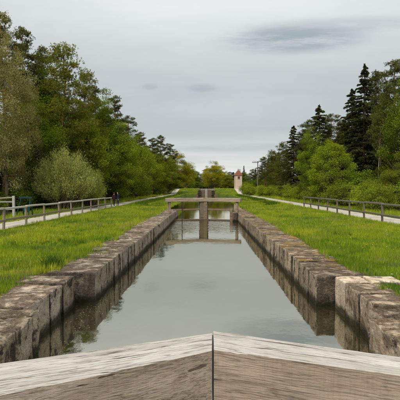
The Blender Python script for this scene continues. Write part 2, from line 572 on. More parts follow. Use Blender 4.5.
# ------------------------------------------------------------------ lock walls, block by block
def stone_mesh(sx, sy, sz, seed, cuts, rad=.05, rough=.025):
    """rounded, worn block centred on x,y with its top at z=0"""
    bm = bmesh.new()
    bmesh.ops.create_cube(bm, size=2)
    bmesh.ops.subdivide_edges(bm, edges=bm.edges[:], cuts=cuts, use_grid_fill=True)
    h = Vector((sx / 2, sy / 2, sz / 2))
    off = Vector((seed * 7.31, seed * 3.77, seed * 1.93))
    for v in bm.verts:
        c = Vector([math.sin(q * math.pi / 2) * hh for q, hh in zip(v.co, h)])
        n0 = mnoise.noise(c * 2.2 + off)
        r = rad * (1.0 + 1.1 * n0)
        r = max(.012, min(r, min(h) * .9))
        inner = Vector([max(-hh + r, min(hh - r, q)) for q, hh in zip(c, h)])
        dlt = c - inner
        if dlt.length > 1e-7:
            # round: move every point to distance r from the inner box
            c = inner + dlt.normalized() * min(dlt.length, r)
        nv = Vector(mnoise.noise_vector(c * 3.0 + off)) * rough + Vector(mnoise.noise_vector(c * 9.0 + off)) * rough * .45
        # chipped places
        ch = mnoise.noise(c * 4.1 + off * 1.7)
        if ch > .25:
            nv -= c.normalized() * (ch - .25) * rough * 3.0
        v.co = c + nv
        v.co.z -= sz / 2
    return bm_mesh(bm, "stone_block", smooth=True)


rs = random.Random(21)


def wall_run(parent, side, xin, y0, y1, width, lens, col, z=0.0, dep=1.0, cuts=None, rad=.020, rough=.014):
    """one course of big stones from y0 to y1; side -1 = left wall"""
    y = y0
    k = 0
    while y < y1 - .05:
        L = lens[k % len(lens)] * rs.uniform(.85, 1.15)
        if y + L > y1 - .35: L = y1 - y
        wd = width + rs.uniform(-.08, .08)
        dist = max(3, y)
        c = cuts or (22 if dist < 11 else 16 if dist < 18 else 10)
        me = stone_mesh(wd, L - .040, dep, rs.uniform(0, 50), c, rad, rough)
        xi = xin + side * rs.uniform(-.012, .012)
        b = rs.uniform(.74, 1.14) if col[3] < 1.4 else 1.2
        cc = (min(1.4, col[0] * b), col[1] * b, col[2] * b * rs.uniform(.94, 1.04), col[3] * (1 if col[3] > 1.4 else rs.choice((.1, .5, .8, 1.0))))
        o = obj("stone_block", me, M_STONE, parent, (xi + side * wd / 2, y + L / 2, z + .035 + rs.uniform(-.022, .018)), cc)
        o.rotation_euler = (rs.uniform(-.008, .008), rs.uniform(-.012, .012), rs.uniform(-.006, .006))
        y += L
        k += 1


CL = (.98, .95, .92, .25)
CRr = (.84, .78, .71, 1.0)
WL = empty("lock_wall", (XL, 0, 0))
WR = empty("lock_wall", (XR, 0, 0))
WL.location = (0, 0, 0)
WR.location = (0, 0, 0)
tag(WL, "left lock chamber wall of worn limestone blocks with dark crusted tops", "wall")
tag(WR, "right lock chamber wall of limestone blocks with ochre lichen on top", "wall")
# left
wall_run(WL, -1, XL + .01, -4.0, 3.2, 1.5, [1.5, 1.3], CL)
wall_run(WL, -1, XL + .01, 3.2, 5.80, 1.26, [1.35, 1.25], CL, rad=.045, rough=.026, cuts=26)
wall_run(WL, -1, XL - .12, 5.83, 6.35, 1.12, [.52], (.85, .82, .78, .2), z=-.03, rad=.05, rough=.035, cuts=18)
wall_run(WL, -1, XL - .34, 6.37, 8.66, .96, [.85, .72, .72], CL, z=.0, cuts=20)
wall_run(WL, -1, XL, 8.97, 36.0, 1.12, [1.15, .9, 1.3, .8, 1.0], CL)
# right
wall_run(WR, 1, XR - .01, -4.0, 3.5, 1.5, [1.5, 1.3], CRr)
wall_run(WR, 1, XR - .01, 3.5, 5.98, 1.12, [1.25, 1.25], (1, .93, .84, .2), rad=.045, rough=.026, cuts=26)
wall_run(WR, 1, XR + .20, 6.0, 6.5, .92, [.5], (.9, .84, .78, .2), z=-.02, rad=.05, rough=.035, cuts=18)
wall_run(WR, 1, XR + .36, 6.52, 8.02, .80, [.8, .7], (.98, .92, .85, .2), cuts=20)
wall_run(WR, 1, XR + .36, 8.03, 8.70, .56, [.7], (1.12, 1.08, 1.02, 3.0), cuts=16, rad=.03, rough=.012)
wall_run(WR, 1, XR + .94, 8.06, 8.68, .62, [.7], (1.12, 1.10, 1.06, 3.0), cuts=14, rad=.03, rough=.012)
wall_run(WR, 1, XR, 8.76, 30.7, 1.12, [.8, 1.15, .9, 1.2, .7, 1.0], CRr)
wall_run(WR, 1, XR - .38, 30.72, 32.3, 1.4, [1.6], (.8, .75, .7, .4))
wall_run(WR, 1, XR, 32.32, 36.0, 1.12, [1.2, 1.3], CRr)
# mortar and rubble core behind the faces
for par, s, x in ((WL, -1, XL), (WR, 1, XR)):
    for (a, b, o_) in ((-4, 5.70, .10), (5.9, 8.55, .46), (9.25, 30.6, .10), (32.4, 35.9, .10)):
        xa, xb = x + s * (o_), x + s * (o_ + .85)
        me = box_mesh("core", min(xa, xb), max(xa, xb), a + .05, b - .05, -1.5, -.16, 0)
        obj("core", me, M_CORE, par)


# ------------------------------------------------------------------ near gate: two mitred leaves
def beam_mesh(name, L, back, front, z0, z1, seed, nl=150):
    """timber along local x from 0 to L; back(x), front(x) give local y of the faces"""
    prof = []
    for k in range(15): prof.append(('t', k / 14))
    for k in range(1, 12): prof.append(('f', k / 12))
    prof.append(('b', 0)); prof.append(('b', 1))
    for k in range(1, 5): prof.append(('r', k / 5))
    V, m = [], len(prof)
    for i in range(nl + 1):
        x = L * i / nl
        yb, yf = back(x), front(x)
        for (s, q) in prof:
            if s == 't': y, z = yb + (yf - yb) * q, z1
            elif s == 'f': y, z = yf, z1 + (z0 - z1) * q
            elif s == 'b': y, z = (yf if q == 0 else yb), z0
            else: y, z = yb, z0 + (z1 - z0) * q
            p = Vector((x * 1.3, y * 9, z * 9)) + Vector((seed, seed, 0))
            n = mnoise.noise(p) * .006 + mnoise.noise(Vector((x * .8, y * 26, z * 26 + seed))) * .0035
            if s == 't':
                e = min(q, 1 - q)
                z += n * .6 - (.006 * (1 - e / .05) ** 2 if e < .05 else 0)
                if e < .03: z -= max(0, mnoise.noise(Vector((x * 6, seed * 3, q))) - .15) * .014
            elif s == 'f': y += (n if yf < yb else -n) * .5
            V.append((x, y, z))
    F = []
    for i in range(nl):
        for k in range(m):
            a, b = i * m + k, i * m + (k + 1) % m
            F.append((a, b, b + m, a + m))
    bm = bmesh.new()
    vs = [bm.verts.new(v) for v in V]
    for f in F: bm.faces.new([vs[q] for q in f])
    bm.faces.new([vs[k] for k in range(m)][::-1])
    bm.faces.new([vs[nl * m + k] for k in range(m)])
    bmesh.ops.recalc_face_normals(bm, faces=bm.faces[:])
    for f in bm.faces: f.smooth = len(f.verts) == 4
    for e_ in bm.edges:
        if len(e_.link_faces) == 2 and e_.calc_face_angle() > .55: e_.smooth = False
    return bm_mesh(bm, name)


ZB = CAMZ - 1.25                       # top of the near gate timbers


def near_leaf(sgn, A, far_dir, near_start, near_dir, endx, label, seed, zt):
    """A: far top corner at the mitre; the leaf runs outwards to the wall at endx"""
    ang = math.atan2(far_dir[1], far_dir[0])
    root = empty("lock_gate_leaf", (A[0], A[1], 0), ang)
    tag(root, label, "lock gate")
    ca, sa = math.cos(ang), math.sin(ang)

    def loc(p):
        x, y = p[0] - A[0], p[1] - A[1]
        return (x * ca + y * sa, -x * sa + y * ca)
    n0 = loc(near_start)
    q = loc((near_start[0] + near_dir[0], near_start[1] + near_dir[1]))
    slope = (q[1] - n0[1]) / (q[0] - n0[0])
    L = abs(endx - A[0]) / abs(ca)
    front = lambda x: n0[1] + (x - n0[0]) * slope
    # the mitre face is a cut in the canal's direction: slide the cross-section at the end
    me = beam_mesh("top_beam", L, lambda x: 0.0, front, zt - .46, zt, seed)
    cut = n0[0]
    for v in me.vertices:
        t = v.co.y / front(0) if front(0) else 0
        f = max(0, 1 - v.co.x / .5)
        v.co.x += cut * t * f
    tb = obj("top_beam", me, M_BEAM, root)
    s = 1 if front(0) > 0 else -1
    th = abs(front(0))
    # planks hung below the top timber, each its own board
    n = 9
    x0 = .28 if True else 0
    pw = (L - .55) / n
    for i in range(n):
        xa = .26 + i * pw
        ya, yb = sorted((s * .10, s * .18))
        obj("plank", box_mesh("plank", xa + .004, xa + pw - .004, ya, yb, -1.15, zt - .463, .008), M_BEAM, root, color=(.8, .78, .74, 1))
    for nm, xa, xb in (("mitre_post", .02 + max(0, cut), .25), ("heel_post", L - .28, L - .02)):
        ya, yb = sorted((s * .03, s * (th - .03)))
        obj(nm, box_mesh(nm, xa, xb, ya, yb, -1.15, zt - .464, .015), M_BEAM, root, color=(.8, .78, .74, 1))
    for z in (-.30,):
        ya, yb = sorted((s * .19, s * (th - .02)))
        obj("cross_rail", box_mesh("cross_rail", .26, L - .29, ya, yb, z, z + .24, .012), M_BEAM, root, color=(.85, .82, .78, 1))
    return root


NLEAF = near_leaf(-1, (.049, 3.43), (-1.508, -.625), (.047, 3.04), (-1.274, -.67), XL + .03,
          "left leaf of the near timber lock gate with bleached top beam", 3.0, ZB)
near_leaf(1, (.061, 3.46), (1.37, -.51), (.059, 3.06), (1.228, -.42), XR - .03,
          "right leaf of the near timber lock gate, butting against the left one", 8.0, ZB + .006)


gap_shade = obj("gap_shade_strip", box_mesh("gap_shade_strip", .050, .058, 3.075, 3.40, -1.1, ZB - .012, 0), M_IRON)  # dark strip added inside the mitre gap, standing in for its shade
gap_shade.parent = NLEAF
gap_shade.matrix_parent_inverse = (Matrix.Translation(NLEAF.location) @ NLEAF.rotation_euler.to_matrix().to_4x4()).inverted()

# ------------------------------------------------------------------ far gate at the head of the chamber
def far_leaf(hx, mx, hy, my, label):
    """open timber frame from the hinge side (hx,hy) to the mitre (mx,my)"""
    L = math.hypot(mx - hx, my - hy)
    root = empty("lock_gate_leaf", (hx, hy, 0), math.atan2(my - hy, mx - hx))
    tag(root, label, "lock gate")
    s = 1 if mx > hx else -1
    cg = (.70, .66, .60, 1)
    cp = (.55, .51, .46, 1)

    def bx(nm, a, b, y0, y1, z0, z1, c=cg):
        return obj(nm, box_mesh(nm, a, b, y0, y1, z0, z1, .015, .012, 1, hx), M_BEAM, root, color=c)
    bx("top_beam", -.62, L - .005, -.20, .20, .86, 1.15, (.92, .90, .85, 1))
    bx("balance_post", -.40, -.22, -.12, .12, .0, .858, cg)
    bx("mitre_post", L - .34, L - .01, -.15, .15, -.555, .857, cp)
    bx("heel_post", .02, .24, -.14, .14, -1.2, .797 if s > 0 else .26, cp) if s < 0 else None
    bx("mitre_foot", L - .50, L - .012, -.22, .22, -1.2, -.56, (.28, .26, .22, 1))
    bx("mid_rail", .0, L - .344, -.05, .05, .16, .28, cp)
    bx("bottom_rail",   .0, L - .504, -.13, .13, -.95, -.55, (.35, .32, .27, 1))
    if s > 0:
        me = box_mesh("paddle_rod", .66, .71, -.16, -.11, -1.0, .85, .006)
        obj("paddle_rod", me, M_IRON, root)
    return root


far_leaf(-2.62, -.225, 31.5, 32.35, "left leaf of the far open-framed lock gate, with thin paddle rod")
far_leaf(2.10, -.215, 31.5, 32.35, "right leaf of the far open-framed lock gate, by the stone pier")


# ------------------------------------------------------------------ fences
def fence(xs, ys, label, ztop, extra, postm, topm):
    root = empty("fence", (xs, ys[0], 0))
    tag(root, label, "fence")
    r = random.Random(5)
    for y in ys:
        h = ztop - .03 + r.uniform(-.015, .035)
        me = box_mesh("post", -.048, .048, -.048, .048, -.3, h, .012, .008, 1, y)
        o = obj("post", me, postm, root, (r.uniform(-.015, .015), y - ys[0], 0))
        o.rotation_euler = (r.uniform(-.045, .045), r.uniform(-.04, .04), r.uniform(-.15, .15))
    for a, b in zip(ys[:-1], ys[1:]):
        for nm, z, hz, wx, mt in (("top_rail", ztop, .045, .06, topm), ("lower_rail", .46, .05, .028, postm)):
            me = box_mesh(nm, -wx, wx, .006, b - a - .006, -hz, hz, .015, .006, 1, a)
            off = 0 if nm == "top_rail" else (.085 if xs < 0 else -.085)
            o = obj(nm, me, mt, root, (off, a - ys[0], z + r.uniform(-.02, .02)))
            o.rotation_euler = (r.uniform(-.004, .004), 0, 0)
    return root


fence(-9.38, [16.0 + 2.33 * i for i in range(11)], "weathered post and rail fence along the left gravel path", 1.0, None, M_POSTL, M_RAILTOP)
fence(9.80, [17.3 + 2.55 * i for i in range(10)], "dark post and rail fence along the right gravel path", 1.06, None, M_POSTD, M_RDARK)

# pale gate post with rails and a green frame left of the path
root = tag(empty("field_gate", (-12.3, 25.3, 0)), "pale timber gate post with rails behind the left fence", "gate")
obj("post", box_mesh("post", -.07, .07, -.07, .07, -.3, 1.45, .015, .006, 1), M_PALE, root)
for z in (.55, 1.02):
    obj("rail", box_mesh("rail", -4.0, -.075, -.03, .03, z, z + .09, .01, .008, 1, z), M_RAIL, root)
br = obj("brace", box_mesh("brace", -2.4, -.08, -.028, .028, -.04, .04, .01), M_RAIL, root, (0, .065, 1.36))
br.rotation_euler = (0, -.07, 0)
root = tag(empty("trestle", (-12.0, 26.2, 0)), "dark green wooden trestle standing beside the pale gate post", "trestle")
for x in (-.22, .38):
    for s in (-1, 1):
        t_ = Tubes()
        t_.add([(x - (.22 if x < 0 else 0) * (s < 0), s * .34, 0), (x, s * .02, 1.3)], [.038, .038], 8)
        obj("leg", t_.mesh("leg"), M_GREEN, root)
obj("top_rail", box_mesh("top_rail", -.34, .50, -.06, .06, 1.25, 1.37, .012), M_GREEN, root)
obj("board", box_mesh("board", -.12, .3, -.03, .03, .35, .80, .01), M_GREEN, root)

# ------------------------------------------------------------------ vegetation prototypes
rng = np.random.default_rng(11)


def leaf_quads(C, U, W, ln, wd):
    """rhombic leaves: centre C, long axis U, side axis W"""
    ln = np.broadcast_to(np.asarray(ln), (len(C),))[:, None]
    wd = np.broadcast_to(np.asarray(wd), (len(C),))[:, None]
    V = np.stack([C - U * ln * .5, C + W * wd * .5 - U * ln * .05, C + U * ln * .5, C - W * wd * .5 - U * ln * .05], 1).reshape(-1, 3)
    F = np.arange(len(V), dtype=np.int32).reshape(-1, 4)
    return V, F


def unit(v):
    return v / (np.linalg.norm(v, axis=-1, keepdims=True) + 1e-9)


def rand_leaf_axes(n, upbias=.6, g=None):
    N = unit(g.normal(size=(n, 3)) + np.array([0, 0, upbias]))
    T = unit(np.cross(N, g.normal(size=(n, 3))))
    return T, np.cross(N, T)


def tints(n, base, var, g):
    c = np.array(base)[None] * (1 + g.normal(size=(n, 1)) * var) * (1 + g.normal(size=(n, 3)) * var * .18)
    return np.clip(c, .004, .9)


def deciduous(seed, H, Rr, base, nc, nl, ls, col, trunk=.16, lean=0, cvar=.20, narrow=.6, shell=.45, fill=.30, twigs=True, lobk=1.0):
    g = np.random.default_rng(seed)
    tb = Tubes()
    zz_ = np.linspace(0, H * .86, 9)
    tx = np.cumsum(g.normal(size=9) * .10) * H / 14 + lean * zz_ / H
    ty = np.cumsum(g.normal(size=9) * .10) * H / 14
    tx -= tx[0]; ty -= ty[0]
    P = np.stack([tx, ty, zz_], 1)
    rad = trunk * (1 - zz_ / (H * .92)) + .015
    rad[0] *= 1.35
    tb.add(P, rad, 8)
    dirs = unit(g.normal(size=(nc, 3)))
    rr = shell + (1 - shell) * g.random(nc) ** .6
    ph = g.random(3) * 6
    az_ = np.arctan2(dirs[:, 1], dirs[:, 0])
    lob = 1 + lobk * (.16 * np.sin(az_ * 2 + ph[0]) + .12 * np.sin(az_ * 3 + ph[1] + dirs[:, 2] * 3) + g.normal(size=nc) * .08)
    hh = (H - base) / 2
    C = dirs * rr[:, None] * lob[:, None] * np.array([Rr, Rr, hh])
    q = C[:, 2] / hh
    C[:, :2] *= (1.06 - .22 * q - .22 * q * q)[:, None]
    C[:, 2] += base + hh
    C[:, 0] += np.interp(C[:, 2], zz_, tx); C[:, 1] += np.interp(C[:, 2], zz_, ty)
    cr = Rr * fill * g.uniform(.6, 1.35, nc)
    if twigs:
        for c in C:
            z0 = max(base * .7, c[2] - (abs(c[0]) + abs(c[1])) * .55 - H * .04)
            z0 = min(z0, H * .8)
            s = np.array([np.interp(z0, zz_, tx), np.interp(z0, zz_, ty), z0])
            mid = (s + c) / 2 + np.array([0, 0, -.04 * H])
            r0 = np.interp(z0, zz_, rad) * .42
            tb.add(bez(s, mid, c, 5), np.linspace(r0, .012, 5), 4)
    cid = g.integers(0, nc, nl)
    off = unit(g.normal(size=(nl, 3))) * (g.random(nl) ** .55)[:, None] * np.array([1, 1, .72])
    L = C[cid] + off * cr[cid][:, None]
    T, B = rand_leaf_axes(nl, .7, g)
    sz = ls * g.uniform(.7, 1.35, nl)
    V, F = leaf_quads(L, T, B, sz, sz * narrow)
    ct = tints(nc, col, cvar, g)[cid] * (1 + g.normal(size=(nl, 1)) * .14)
    return tb.mesh("trunk"), np_mesh("crown", V, F4=F, tint=np.clip(np.repeat(ct, 4, 0), .003, .9))


def pine(seed, H, Rr, base, nlimb, col, ntuft=38, nneed=7, trunk=.19, spread=1.0):
    g = np.random.default_rng(seed)
    tb = Tubes()
    z = np.linspace(0, H * .97, 10)
    tx = np.cumsum(g.normal(size=10) * .13); ty = np.cumsum(g.normal(size=10) * .13)
    tx -= tx[0]; ty -= ty[0]
    rad = trunk * (1 - z / H) ** .75 + .02
    tb.add(np.stack([tx, ty, z], 1), rad, 8)
    pads, prad = [], []
    for i in range(nlimb):
        f = (i + g.random()) / nlimb
        z0 = base + (H * .95 - base) * f
        prof = math.sin(min(1, f * 1.0 + .18) * math.pi) ** .6 if f < .82 else .55 * (1.06 - f) / .24 + .15
        Ln = Rr * max(.18, prof) * g.uniform(.55, 1.15)
        a = i * 2.399 + g.normal() * .4
        s = np.array([np.interp(z0, z, tx), np.interp(z0, z, ty), z0])
        e = s + np.array([math.cos(a) * Ln, math.sin(a) * Ln, Ln * g.uniform(.05, .45) * spread])
        m = (s + e) / 2 + np.array([0, 0, -Ln * .08])
        P = bez(s, m, e, 6)
        r0 = np.interp(z0, z, rad) * .38
        tb.add(P, np.linspace(r0, .015, 6), 4)
        npd = max(2, int(Ln * 1.5))
        for k in range(npd):
            t_ = .45 + .55 * (k + g.random()) / npd
            c = P[0] * (1 - t_) ** 2 + 2 * t_ * (1 - t_) * m + t_ * t_ * e if False else (1 - t_) ** 2 * s + 2 * t_ * (1 - t_) * m + t_ * t_ * e
            c = c + g.normal(size=3) * np.array([.28, .28, .10]) * Rr * .35
            pads.append(c); prad.append(Rr * g.uniform(.17, .30))
    pads.append(np.array([tx[-1], ty[-1], H * .97])); prad.append(Rr * .2)
    pads = np.array(pads); prad = np.array(prad)
    np_ = len(pads)
    tc = np.repeat(np.arange(np_), ntuft)
    off = unit(g.normal(size=(len(tc), 3))) * (g.random(len(tc)) ** .5)[:, None] * np.array([1, 1, .48])
    TC = pads[tc] + off * prad[tc][:, None]
    NC = np.repeat(TC, nneed, 0)
    D = unit(g.normal(size=(len(NC), 3)) + np.array([0, 0, .55]))
    W = unit(np.cross(D, g.normal(size=(len(NC), 3))))
    ln = g.uniform(.12, .25, len(NC))
    V, F = leaf_quads(NC + D * ln[:, None] * .45, D, W, ln, g.uniform(.035, .065, len(NC)))
    ct = np.repeat(tints(np_, col, .2, g)[tc], nneed, 0) * (1 + g.normal(size=(len(NC), 1)) * .13)
    return tb.mesh("trunk"), np_mesh("crown", V, F4=F, tint=np.clip(np.repeat(ct, 4, 0), .003, .9))


def spruce(seed, H, Rr, base, col, nlev=40):
    g = np.random.default_rng(seed)
    tb = Tubes()
    z = np.linspace(0, H, 8)
    tb.add(np.stack([z * 0, z * 0, z], 1), .18 * (1 - z / H) + .015, 7)
    Cs, Ds, Ss, Ts = [], [], [], []
    for lv in range(nlev):
        f = lv / (nlev - 1)
        z0 = base + (H * .985 - base) * f
        Lm = Rr * (1 - f) ** .66 + .10
        nb = int(g.integers(5, 8))
        for b in range(nb):
            if g.random() < .12: continue
            a = b / nb * 6.283 + lv * 1.1 + g.normal() * .25
            Ln = Lm * g.uniform(.45, 1.25)
            s = np.array([0, 0, z0 + g.normal() * .15])
            o = np.array([math.cos(a), math.sin(a), 0])
            dr = g.uniform(.10, .42) * (1 - .7 * f)
            m = s + o * Ln * .55 + np.array([0, 0, -dr * Ln * .3])
            e = s + o * Ln + np.array([0, 0, -dr * Ln])
            tb.add(bez(s, m, e, 4), [.035 * (1 - f) + .012, .025, .015, .008], 3)
            k = int(34 + 95 * Ln / Rr)
            t_ = (.12 + .88 * g.random(k) ** .8)[:, None]
            c = (1 - t_) ** 2 * s + 2 * t_ * (1 - t_) * m + t_ * t_ * e
            sd = np.array([-o[1], o[0], 0])
            side = g.normal(size=(k, 1)) * .17 * Ln * (1.15 - t_)
            c = c + sd * side + np.array([0, 0, -1]) * np.abs(g.normal(size=(k, 1))) * .10
            D = unit(o * .7 + sd * np.sign(side) * .7 + np.array([0, 0, -.55]) + g.normal(size=(k, 3)) * .35)
            Cs.append(c); Ds.append(D)
            Ss.append(g.uniform(.22, .46, k))
            Ts.append(np.repeat(tints(1, col, .2, g), k, 0))
    C = np.concatenate(Cs); D = np.concatenate(Ds); s_ = np.concatenate(Ss); tt = np.concatenate(Ts)
    W = unit(np.cross(D, g.normal(size=C.shape)))
    V, F = leaf_quads(C, D, W, s_, s_ * .30)
    tt = tt * (1 + g.normal(size=(len(tt), 1)) * .15)
    return tb.mesh("trunk"), np_mesh("crown", V, F4=F, tint=np.clip(np.repeat(tt, 4, 0), .003, .9))


def willow(seed, H, Rr, nst, nlf, col, ls=.155):
    g = np.random.default_rng(seed)
    tb = Tubes()
    Cs, Ds, Ts = [], [], []
    domes = [(0, 0, Rr * .62, H)] + [(math.cos(q) * Rr * .5, math.sin(q) * Rr * .5, Rr * g.uniform(.42, .56), H * g.uniform(.66, .93)) for q in np.linspace(0, 6.283, 7)[:-1] + g.random()]
    for i in range(nst):
        a = g.random() * 6.283
        rr = math.sqrt(g.random())
        dm = domes[i % len(domes)]
        tip = np.array([dm[0] + math.cos(a) * dm[2] * rr, dm[1] + math.sin(a) * dm[2] * rr, dm[3] * (1 - .55 * rr ** 2.2) * (g.uniform(.70, 1.0) + .14 * g.random() ** 4)])
        s = np.array([dm[0] * .45 + .2 * g.normal(), dm[1] * .45 + .2 * g.normal(), 0.0])
        m = np.array([tip[0] * .55, tip[1] * .55, tip[2] * .55])
        if i % 2 == 0:
            tb.add(bez(s, m, tip, 6), np.linspace(.036, .006, 6), 4)
        t_ = (.46 + .54 * g.random(nlf) ** .75)[:, None]
        c = (1 - t_) ** 2 * s + 2 * t_ * (1 - t_) * m + t_ * t_ * tip
        c = c + g.normal(size=(nlf, 3)) * .10 * (.6 + t_)
        tan = unit(2 * (1 - t_) * (m - s) + 2 * t_ * (tip - m))
        Cs.append(c); Ds.append(unit(tan + g.normal(size=(nlf, 3)) * .45 + np.array([0, 0, .35])))
        Ts.append(np.repeat(tints(1, col, .16, g), nlf, 0))
    C = np.concatenate(Cs); D = np.concatenate(Ds); tt = np.concatenate(Ts)
    W = unit(np.cross(D, g.normal(size=C.shape)))
    sz = ls * g.uniform(.7, 1.3, len(C))
    V, F = leaf_quads(C, D, W, sz, sz * .26)
    tt = tt * (1 + g.normal(size=(len(tt), 1)) * .15)
    return tb.mesh("trunk"), np_mesh("crown", V, F4=F, tint=np.clip(np.repeat(tt, 4, 0), .003, .9))


GRN = (.175, .222, .022)

PIN = (.108, .112, .036)
SPR = (.062, .068, .026)
PROTO = {
    'd1': (14, 3.6, deciduous(1, 14, 3.6, 2.2, 150, 40000, .155, GRN)),
    'd2': (12, 3.3, deciduous(2, 12, 3.3, 1.2, 140, 40000, .155, GRN)),
    'd3': (13, 3.0, deciduous(3, 13, 3.0, 1.6, 130, 40000, .155, GRN)),
    'd4': (11, 3.8, deciduous(4, 11, 3.8, 1.0, 150, 40000, .155, GRN)),
    'big': (15, 4.0, deciduous(5, 15, 4.0, 1.6, 300, 60000, .15, (.235, .215, .085), trunk=.24, narrow=.45, cvar=.14, fill=.24, twigs=False)),
    'round': (8, 2.4, deciduous(6, 8, 2.4, .8, 260, 44000, .115, (.235, .290, .022), cvar=.09, shell=.72, fill=.24, lobk=.35)),
    'thin': (13, 1.3, deciduous(7, 13, 1.3, 5.5, 60, 6000, .15, (.12, .14, .03), trunk=.085, lean=1.0, fill=.42)),
    'p1': (18, 3.2, pine(11, 18, 3.2, 7.0, 52, PIN)),
    'p2': (18, 2.7, pine(12, 18, 2.7, 9.5, 38, PIN)),
    'p3': (17, 3.6, pine(13, 17, 3.6, 3.2, 78, (.145, .150, .030), ntuft=34, spread=.5)),
    's1': (18, 3.2, spruce(21, 18, 3.2, .9, SPR, 46)),
    's2': (16, 3.0, spruce(22, 16, 3.0, 1.4, SPR, 40)),
    'w1': (6, 3.1, willow(31, 6, 3.1, 640, 95, (.36, .38, .12))),
    'b1': (2.6, 1.7, deciduous(41, 2.6, 1.7, .15, 80, 9000, .115, (.200, .240, .028), trunk=.05, fill=.34, twigs=True)),
    'b2': (2.2, 1.5, deciduous(42, 2.2, 1.5, .1, 70, 8000, .10, (.200, .240, .028), trunk=.05, fill=.36)),
    'b3': (3.0, 1.6, deciduous(43, 3.0, 1.6, .15, 80, 9000, .12, (.200, .240, .028), trunk=.05, fill=.36)),
}
BARK = {'d': (1, 1, 1, 1), 'p': (1.5, .95, .65, 1), 's': (.75, .66, .6, 1), 'w': (1.1, 1, .8, 1), 't': (2.6, 2.5, 2.3, 1), 'b': (.9, .9, .8, 1), 'r': (1, 1, 1, 1)}
rt = random.Random(77)


def plant(kind, x, y, h, r=None, tint=(1, 1, 1), name="tree", label=None, cat="tree", group=None, rz=None, z=None):
    H0, R0, (tm, cm) = PROTO[kind]
    root = empty(name, (x, y, gz(y) - .03 if z is None else z), rt.uniform(0, 6.28) if rz is None else rz)
    s = h / H0
    rs_ = s if r is None else r / R0
    root.scale = (rs_, rs_, s)
    tag(root, label, cat, group)
    bush = cat in ("shrub",)
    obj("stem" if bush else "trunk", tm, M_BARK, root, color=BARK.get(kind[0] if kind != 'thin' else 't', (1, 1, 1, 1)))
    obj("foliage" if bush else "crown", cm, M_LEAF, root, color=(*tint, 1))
    return root


def at(px, top, d_):
    return (px - 206.5) / 400 * d_, CAMZ + (188 - top) / 400 * d_


def tree(kind, px, top, dd, wpx=None, tint=(1, 1, 1), label=None, name="tree", cat="tree", group=None, rz=None):
    x, h = at(px, top, dd)
    return plant(kind, x, dd, h - gz(dd), None if wpx is None else wpx / 400 * dd / 2, tint, name, label, cat, group, rz)


OL = (1.15, .92, .9)
YEL = (1.75, 1.15, .7)
BR = (1.35, 1.30, 1.0)
# ---- left bank, near to far
tree('big', 5, 32, 33, 60, (1.2, 1.15, 1.15), "tall olive grey half-leafed tree at the left edge", "leafing_tree")
tree('p2', 3, 9, 40, 44, (1, 1, 1), "tallest scraggy pine, its top at the upper left edge", "pine_tree")
tree('p2', 24, 24, 44, 42, (1, 1, 1), "scraggy pine rising behind the olive grey tree", "pine_tree")
tree('p1', 41, 44, 48, 44, (1, 1, 1), "pine in the gap left of the broad layered pine", "pine_tree")
tree('p3', 63, 41, 43, 62, (1.25, 1.25, .95), "broad pine with layered branches behind the willow bush", "pine_tree")
tree('p3', 85, 66, 52, 44, (1.15, 1.15, .95), "pine right of the broad layered pine", "pine_tree")
tree('d1', 30, 92, 39, 62, (.85, .88, .85), "dark green tree left of the willow bush", "leafy_tree")
tree('d2', 48, 108, 43, 50, (1.0, 1.0, .9), "leafy tree just behind the left side of the willow bush", "leafy_tree")
tree('d4', 84, 118, 46, 52, (1.15, 1.12, .9), "green tree behind the right side of the willow bush", "leafy_tree")
tree('w1', 63, 142, 36, 68, (1, 1, 1), "round silvery green willow bush behind the left fence", "willow_bush", "bush", rz=1.0)
tree('w1', 90, 165, 40, 34, (.9, .95, .7), "smaller willow bush against the right side of the big one", "willow_bush", "bush", rz=2.2)
tree('d3', 104, 102, 56, 40, (.9, .9, .8), "leafy tree below the pine tops on the left bank", "leafy_tree")
tree('p2', 97, 84, 62, 30, (.95, .95, 1), "dark pine top between the layered pine and a feathery one", "pine_tree")
tree('p2', 114, 94, 66, 26, (.95, .95, 1), "slim feathery pine standing out over the left tree row", "pine_tree")
tree('d2', 118, 130, 57, 42, BR, "bright green tree behind the walkers on the left path", "leafy_tree")
tree('p1', 127, 114, 78, 28, (.95, .95, 1), "pine behind the bright green tree on the left bank", "pine_tree")
tree('d4', 135, 140, 68, 38, (1.2, 1.2, .95), "second bright green tree along the left path", "leafy_tree")
tree('p2', 139, 131, 92, 22, (.95, .95, 1), "pine over the middle of the left tree row", "pine_tree")
tree('d1', 147, 150, 84, 32, (1.2, 1.15, .9), "third bright green tree along the left path", "leafy_tree")
tree('p2', 152, 137, 104, 20, (.9, .95, 1), "left of three dark pine tops far along the left bank", "pine_tree")
tree('p2', 161, 134, 118, 18, (.9, .95, 1), "middle of three dark pine tops far along the left bank", "pine_tree")
tree('p2', 171, 143, 140, 16, (.9, .95, 1), "right of three dark pine tops far along the left bank", "pine_tree")
tree('d3', 158, 156, 105, 28, (1.1, 1.05, .85), "green tree left of the yellowish end tree on the left bank", "leafy_tree")
tree('d2', 168, 157, 124, 26, (1.2, 1.05, .85), "green tree touching the yellowish end tree on the left bank", "leafy_tree")
tree('d1', 178, 152, 150, 28, (1.6, 1.12, .7), "yellowish olive tree near the far end of the left row", "leafy_tree")
tree('d4', 187, 164, 200, 16, (1.5, 1.15, .65), "last yellowish tree at the far end of the left row", "leafy_tree")
